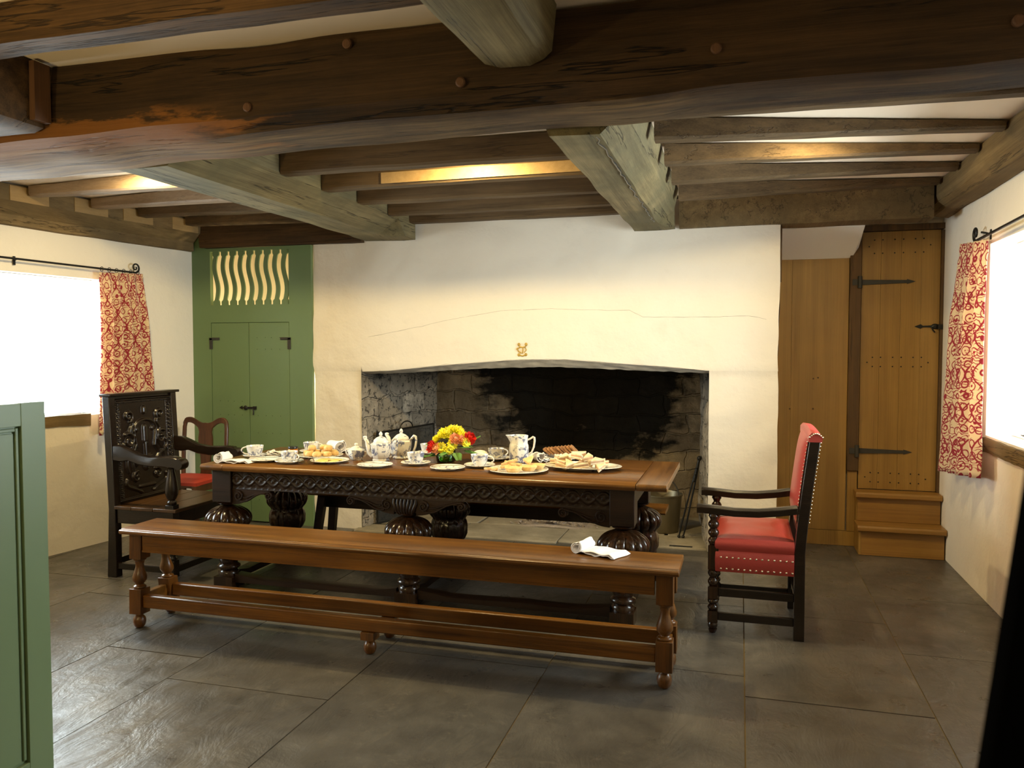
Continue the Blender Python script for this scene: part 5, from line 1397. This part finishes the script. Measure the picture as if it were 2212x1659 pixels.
# teapots
tpo = thing('teapot', 'nearer of the two blue and white teapots', 'teapot', T(823, 991), GP, rz=.15)
m = MB(); m.lathe([(0, 0), (.050, 0), (.054, .003), (.054, .010), (.048, .016), (.055, .026), (.062, .06), (.066, .095), (.067, .108), (.058, .114), (.05, .117), (0, .117)], n=56, mod=oct_); m.build('body', 'china', tpo, ang=40)
m = MB(); m.lathe([(0, .117), (.049, .117), (.051, .122), (.045, .135), (.028, .150), (.013, .156), (.007, .160), (.012, .168), (.010, .178), (.004, .187), (0, .188)], n=36); m.build('lid', 'china_light', tpo, ang=60)
m = MB()
m.tube([(-.050, 0, .035), (-.072, 0, .05), (-.083, 0, .085), (-.092, 0, .125), (-.108, 0, .147), (-.112, 0, .150)], [.022, .019, .015, .012, .010, .009], 12); m.ball((-.104, 0, .150), .012, 10, 6, (1.2, .9, .8)); m.build('spout', 'china_light', tpo)
m = MB(); m.tube([(.060, 0, .108), (.074, 0, .128), (.092, 0, .146), (.104, 0, .142), (.108, 0, .118), (.102, 0, .08), (.088, 0, .045), (.058, 0, .024)], [.006, .007, .009, .008, .007, .007, .007, .006], 10); m.build('handle', 'china', tpo)
tpo2 = dup(tpo, T(867, 985), -.1, 'farther of the two blue and white teapots, by the flowers', GP, 1.03)
# cream bowl
cp = T(1037, 988)
cbw = thing('cream_bowl', 'low white bowl heaped with cream behind the teacup right of the flowers', 'bowl', cp, GP)
m = MB(); m.lathe([(0, 0), (.03, 0), (.034, .006), (.055, .035), (.056, .037), (.053, .036), (.03, .012), (0, .011)], n=36); m.build('body', 'china_light', cbw, ang=60)
m = MB(); m.lathe([(0, .032), (.0525, .034), (.045, .048), (.025, .058), (0, .062)], n=32, mod=lambda t, z: 1+.06*noise.noise(Vector((cos(t)*2, sin(t)*2, z*30)))); tag(m.build('cream', 'cream', cbw), kind=None)
# jug
jg = thing('milk_jug', 'tall blue and white jug with a lattice band behind the pastries', 'jug', T(1121, 992.5), GP, rz=.12)
m = MB()
def jmod(t, z):
    k = 1/max(.95, cos((t % (PI/4))-PI/8))*.975
    if z > .12:
        d = abs(t-PI)                              # towards the lip at t = pi
        k += (z-.12)/.05*.50*max(0, 1-d/.62)**1.2
    return k
m.lathe([(0, 0), (.058, 0), (.060, .004), (.061, .012), (.061, .045), (.0605, .09), (.0585, .108), (.056, .112), (.054, .122), (.055, .150), (.058, .166), (.0565, .168), (.052, .150), (.05, .11), (0, .02)], n=96, mod=jmod); m.build('body', 'china', jg, ang=45)
m = MB(); m.tube([(.053, 0, .138), (.072, 0, .146), (.09, 0, .158), (.098, 0, .154), (.100, 0, .135), (.095, 0, .095), (.082, 0, .062), (.060, 0, .045)], [.006, .006, .007, .0075, .007, .006, .006, .006], 10); m.build('handle', 'china_light', jg)
# pastries
P0 = T(1119, 1014)
def tri(m, a, t): m.prism([(0, 0), (a, 0), (a*.1, a*.85)], 'z', 0, t)
ps = MB(); tri(ps, .085, .016); ps = ps.build('pastry', 'pastry', bevel=.004)
for k, (dx, dy, dz, rx_) in enumerate(((-.11, .0, .0125, .2), (-.055, .045, .018, .3), (.0, .095, .018, .2), (-.10, -.07, .013, .1), (-.05, -.01, .05, .25), (.02, .03, .058, .3))):
    o = ps if k == 0 else ps.copy()
    if k: COL.objects.link(o)
    o.location = (P0.x+dx, P0.y+dy, TT+dz); o.rotation_euler = (rx_, .12*(k % 3), k*1.1)
    tag(o, 'golden triangular pastry slice on the large plate in front of the jug', 'pastry', 'pastries')
tt_ = MB(); tt_.lathe([(0, 0), (.034, 0), (.05, .022), (.051, .026), (.045, .028), (0, .034)], n=26, mod=lambda t, z: 1+.03*sin(13*t)); tt_ = tt_.build('tart', 'scone', ang=50)
for k, (dx, dy, dz, lab) in enumerate(((.07, -.03, .0125, 'round custard tart at the front of the large pastry plate'), (.10, .055, .0125, 'round custard tart at the back of the large pastry plate'), (.0, -.10, .0125, 'round custard tart beside the rim of the pastry plate, nearest the table edge'))):
    o = tt_ if k == 0 else tt_.copy()
    if k: COL.objects.link(o)
    o.location = (P0.x+dx, P0.y+dy, TT+dz); tag(o, lab, 'tart', 'custard tarts')
# brown loaf slices
P0 = T(1221, 986); cl = MB(); cl.prism([(-.045, 0), (.045, 0), (.047, .05), (.03, .062), (-.03, .062), (-.047, .05)], 'x', 0, .014); cl = cl.build('loaf_slice', 'cake', bevel=.004)
for k in range(9):
    o = cl if k == 0 else cl.copy()
    if k: COL.objects.link(o)
    o.location = (P0.x-.095+.021*k, P0.y+.004*(k % 2), TT+.022+.002*k); o.rotation_euler = (0, -.95+.02*k, .06*(k % 3))
    tag(o, 'slice of brown fruit loaf overlapping the others behind the sandwiches', 'cake slice', 'fruit loaf slices')
# sandwiches
sw = thing('sandwich', 'x', 'sandwich', (0, 0, 0), 'sandwiches')
m = MB(); tri(m, .075, .011); m.build('bread_slice', 'bread', sw, bevel=.003)
m = MB(); tri(m, .073, .007); o = m.build('filling', 'filling', sw, bevel=.002); o.location = (0, 0, .0112)
m = MB(); tri(m, .075, .011); o = m.build('bread_slice', 'bread', sw, bevel=.003); o.location = (0, 0, .0184)
spots = []
for row, (dy, dz, n) in enumerate(((-.085, .024, 5), (-.01, .024, 6), (.055, .024, 4), (-.045, .058, 4), (.02, .058, 3))):
    for q in range(n): spots.append((-.15+.30*(q+.5)/n, dy, dz))
for k, (dx, dy, dz) in enumerate(spots):
    loc = (pl_.x+dx-.03, pl_.y+dy*.8-.02, TT+dz); rz = 1.3*k
    lab = 'small triangular sandwich of pale bread piled on the wide platter'
    if k == 0: r = sw; r.location = loc; r.rotation_euler = (0, 0, rz); r['label'] = lab
    else: r = dup(sw, loc, rz, lab)
    r.rotation_euler = (.25*sin(k*2.3), .3*cos(k*1.7), rz)
# flowers
fv = T(963, 993)
va = thing('flower_vase', 'low green glass vase holding the yellow and red flowers', 'vase', fv)
m = MB(); m.lathe([(0, 0), (.052, 0), (.058, .006), (.062, .04), (.060, .075), (.057, .082), (.055, .080), (.057, .04), (.052, .008), (0, .008)], n=36, mod=lambda t, z: 1); m.build('bowl', 'vase', va, ang=50)
def petalball(m, r, n_ring, L, w, up0, up1, curl=.3, sd=0, core=None):
    rnd = random.Random(sd)
    for i, cnt in enumerate(n_ring):
        el = up0+(up1-up0)*i/max(1, len(n_ring)-1)
        for k in range(cnt):
            az = 2*PI*(k+.5*(i % 2))/cnt+rnd.uniform(-.1, .1); e = el+rnd.uniform(-.08, .08)
            l = L*(1-.35*i/len(n_ring))*rnd.uniform(.85, 1.1)
            d = Vector((cos(az)*cos(e), sin(az)*cos(e), sin(e))); u = Vector((-cos(az)*sin(e), -sin(az)*sin(e), cos(e))); s = Vector((-sin(az), cos(az), 0))
            b = d*(r*.12)
            p = [(b, .35), (b+d*l*.5+u*l*.06, 1), (b+d*l*.85+u*l*curl*.5, .9), (b+d*l+u*l*curl, .25)]
            vs = []
            for c, ww in p: vs += [c-s*(w*ww/2)+u*.001, c-u*.0012, c+s*(w*ww/2)+u*.001]
            m.add(vs, [(3*j+a_, 3*j+a_+1, 3*j+a_+4, 3*j+a_+3) for j in range(3) for a_ in (0, 1)])
def flower_proto(name, mat, rings, L, w, up0, up1, label, group, eye=None, curl=.3, sd=1):
    r = thing(name, label, 'flower', (0, 0, 0), group)
    m = MB(); petalball(m, L, rings, L, w, up0, up1, curl, sd); m.ball((0, 0, L*.10), L*.28, 10, 6); m.build('bloom', mat, r, ang=80)
    if eye: m = MB(); m.ball((0, 0, L*.22), L*.26, 12, 6, (1, 1, .6)); m.build('eye', eye, r)
    m = MB(); m.tube([(0, 0, -.002), (.002, 0, -.03), (.0, .002, -.06)], .0022, 6); m.build('stem', 'leaf', r)
    return r
pr_m = flower_proto('chrysanthemum', 'yellow', (22, 22, 20, 16, 12, 8, 5), .043, .010, -.25, 1.3, 'x', 'yellow chrysanthemums', None, .35, 1)
pr_d = flower_proto('spray_chrysanthemum', 'yellow', (18, 16, 12), .030, .010, .05, .55, 'x', 'yellow daisies', 'flowereye', .1, 2)
pr_r = flower_proto('red_carnation', 'redflower', (16, 16, 14, 12, 8), .034, .017, -.1, 1.25, 'x', 'red carnations', None, .5, 3)
pr_p = flower_proto('peach_carnation', 'peach', (14, 14, 12, 10, 7), .030, .016, -.1, 1.25, 'x', 'peach carnations', None, .5, 4)
used = set()
ctr = Vector((fv.x, fv.y, TT+.085))
def bloom(proto, px, py, dy, label, s=1.0):
    p = at_y(px, py, fv.y+dy)
    if proto.name in used: o = dup(proto, p, 0, label)
    else: o = proto; o.location = p; o['label'] = label; used.add(proto.name)
    d = (p-ctr); d.z = max(d.z, .01)+.02
    q = Vector((0, 0, 1)).rotation_difference(d.normalized()+Vector((0, -.35, 0)))
    o.rotation_euler = q.to_euler(); o.scale = (s*1.12,)*3
    return o
bloom(pr_m, 962, 938, -.02, 'large yellow chrysanthemum in the flower arrangement', .95)
bloom(pr_m, 988, 934, .03, 'large yellow chrysanthemum in the flower arrangement', 1.0)
bloom(pr_m, 972, 948, .055, 'large yellow chrysanthemum in the flower arrangement', .9)
bloom(pr_m, 946, 950, .0, 'large yellow chrysanthemum in the flower arrangement', .8)
bloom(pr_m, 1000, 942, -.0, 'large yellow chrysanthemum in the flower arrangement', .7)
bloom(pr_m, 978, 929, .02, 'large yellow chrysanthemum in the flower arrangement', .75)
bloom(pr_d, 954, 967, -.075, 'yellow daisy-like bloom with a green eye low at the left front of the arrangement', 1.0)
bloom(pr_d, 977, 960, -.085, 'yellow daisy-like bloom in the middle front of the arrangement', 1.0)
bloom(pr_d, 1006, 956, -.06, 'yellow daisy-like bloom low at the right of the arrangement', .9)
bloom(pr_d, 971, 972, -.085, 'yellow daisy-like bloom drooping over the rim of the vase', .8)
bloom(pr_r, 935, 966, -.05, 'red carnation low at the left of the arrangement', 1.0)
bloom(pr_r, 1013, 948, -.02, 'red carnation at the right of the arrangement', 1.0)
bloom(pr_r, 1004, 944, .07, 'red carnation at the back of the arrangement', .9)
bloom(pr_p, 945, 969, -.07, 'peach carnation beside the low red carnation', 1.0)
bloom(pr_p, 983, 949, -.075, 'peach carnation in the middle of the arrangement', 1.0)
bloom(pr_p, 997, 952, -.06, 'peach carnation below the red carnation at the right', .9)
def sprig(loc, d, L, label, n=9, w=.022):
    L *= 1.35; m = MB(); d = Vector(d).normalized(); s = d.cross(Vector((0, 0, 1)))
    if s.length < .1: s = Vector((1, 0, 0))
    s.normalize(); u = s.cross(d)
    m.tube([loc, loc+d*L*.5+u*L*.05, loc+d*L], .0016, 5)
    for i in range(n):
        t = .2+.8*i/(n-1)
        for sg in (-1, 1):
            b = loc+d*(L*t); l = L*.42*(1.15-.6*t); e = (s*sg*.8+d*.6+u*.15).normalized()
            nrm = e.cross(u).normalized()
            m.add([b, b+e*l*.5+nrm*w*.5, b+e*l+u*(-.006), b+e*l*.5-nrm*w*.5, b+e*l*.5+u*.004], [(0, 1, 4), (1, 2, 4), (2, 3, 4), (3, 0, 4)])
    o = m.build('leaf_sprig', 'leaf', smooth=False)
    return tag(o, label, 'foliage', 'leaf sprigs')
for px, py, dy, dd_, L, lab in ((950, 985, -.05, (-.9, -.3, .0), .075, 'leafy green sprig reaching left over the vase rim beside the teacup'), (958, 978, .0, (-.8, .1, .35), .085, 'leafy green sprig behind the low red carnation'), (1000, 972, -.03, (.8, -.2, -.15), .075, 'leafy green sprig hanging at the right side of the vase'), (1000, 965, .0, (.8, .2, .5), .085, 'leafy green sprig sticking out at the upper right of the flowers'),
        (985, 975, -.07, (.3, -.5, -.25), .07, 'leafy green sprig drooping over the front right of the vase'), (970, 975, -.06, (-.2, -.6, -.1), .06, 'leafy green sprig at the front of the vase'), (990, 968, -.04, (.7, -.35, .1), .075, 'leafy green sprig below the peach carnation'), (948, 976, -.045, (-.75, -.3, -.3), .08, 'leafy green sprig drooping at the left of the vase')):
    sprig(at_y(px, py, fv.y+dy), dd_, L, lab)

# ================================================================== LIGHT
wd = bpy.data.worlds.new('sky'); sc.world = wd; wd.use_nodes = True
bg = wd.node_tree.nodes['Background']; bg.inputs[0].default_value = (.86, .94, 1.0, 1); bg.inputs[1].default_value = SKY
def lamp(name, typ, loc, energy, col, size=.05, rot=None, **kw):
    l = bpy.data.lights.new(name, typ); o = bpy.data.objects.new(name, l); COL.objects.link(o)
    o.location = loc; l.energy = energy; l.color = col
    if typ == 'AREA': l.size = size
    else: l.shadow_soft_size = size
    for k, v in kw.items(): setattr(l, k, v)
    if rot: o.rotation_euler = rot
    return o
WARM = (1.0, .77, .36)
for x, y, z, e in ((-3.60, 4.05, 2.585, E_L), (-1.48, 4.20, 2.58, E_C), (.37, 4.36, 2.595, E_R)):
    lamp('joist_lamp', 'AREA', (x, y, z), e, WARM, .07, (R(13), 0, 0), shape='DISK')
for x, y, z, e in FRONT: lamp('front_fill', 'POINT', (x, y, z), e, WARM, .05)  # unseen warm fill added on the camera side for ceiling, beam and bench
lamp('passage_lamp', 'POINT', (-4.0, 6.35, 1.25), E_P, (1, .78, .42), .05)
def portal(a, b, c, w, h, rot):
    l = bpy.data.lights.new('portal', 'AREA'); l.shape = 'RECTANGLE'; l.size = w; l.size_y = h; l.cycles.is_portal = True
    o = bpy.data.objects.new('portal', l); COL.objects.link(o); o.location = (a, b, c); o.rotation_euler = rot
pc = LW((LY0+LY1)/2, .4, (LZ0+LZ1)/2)
portal(pc.x, pc.y, pc.z, 2.3, 1.05, (PI/2, 0, -PI/2))
portal(XR+.4, (RY0+RY1)/2, (RZ0+RZ1)/2, 1.7, 1.16, (PI/2, 0, PI/2))
sc.view_settings.view_transform = 'Standard'; sc.view_settings.look = 'None'
sc.view_settings.exposure = EXPO; sc.view_settings.gamma = 1; sc.view_settings.use_curve_mapping = False
sc.cycles.max_bounces = 10; sc.cycles.diffuse_bounces = 6; sc.cycles.transparent_max_bounces = 12
sc.cycles.sample_clamp_indirect = 6
sc.cycles.use_denoising = True
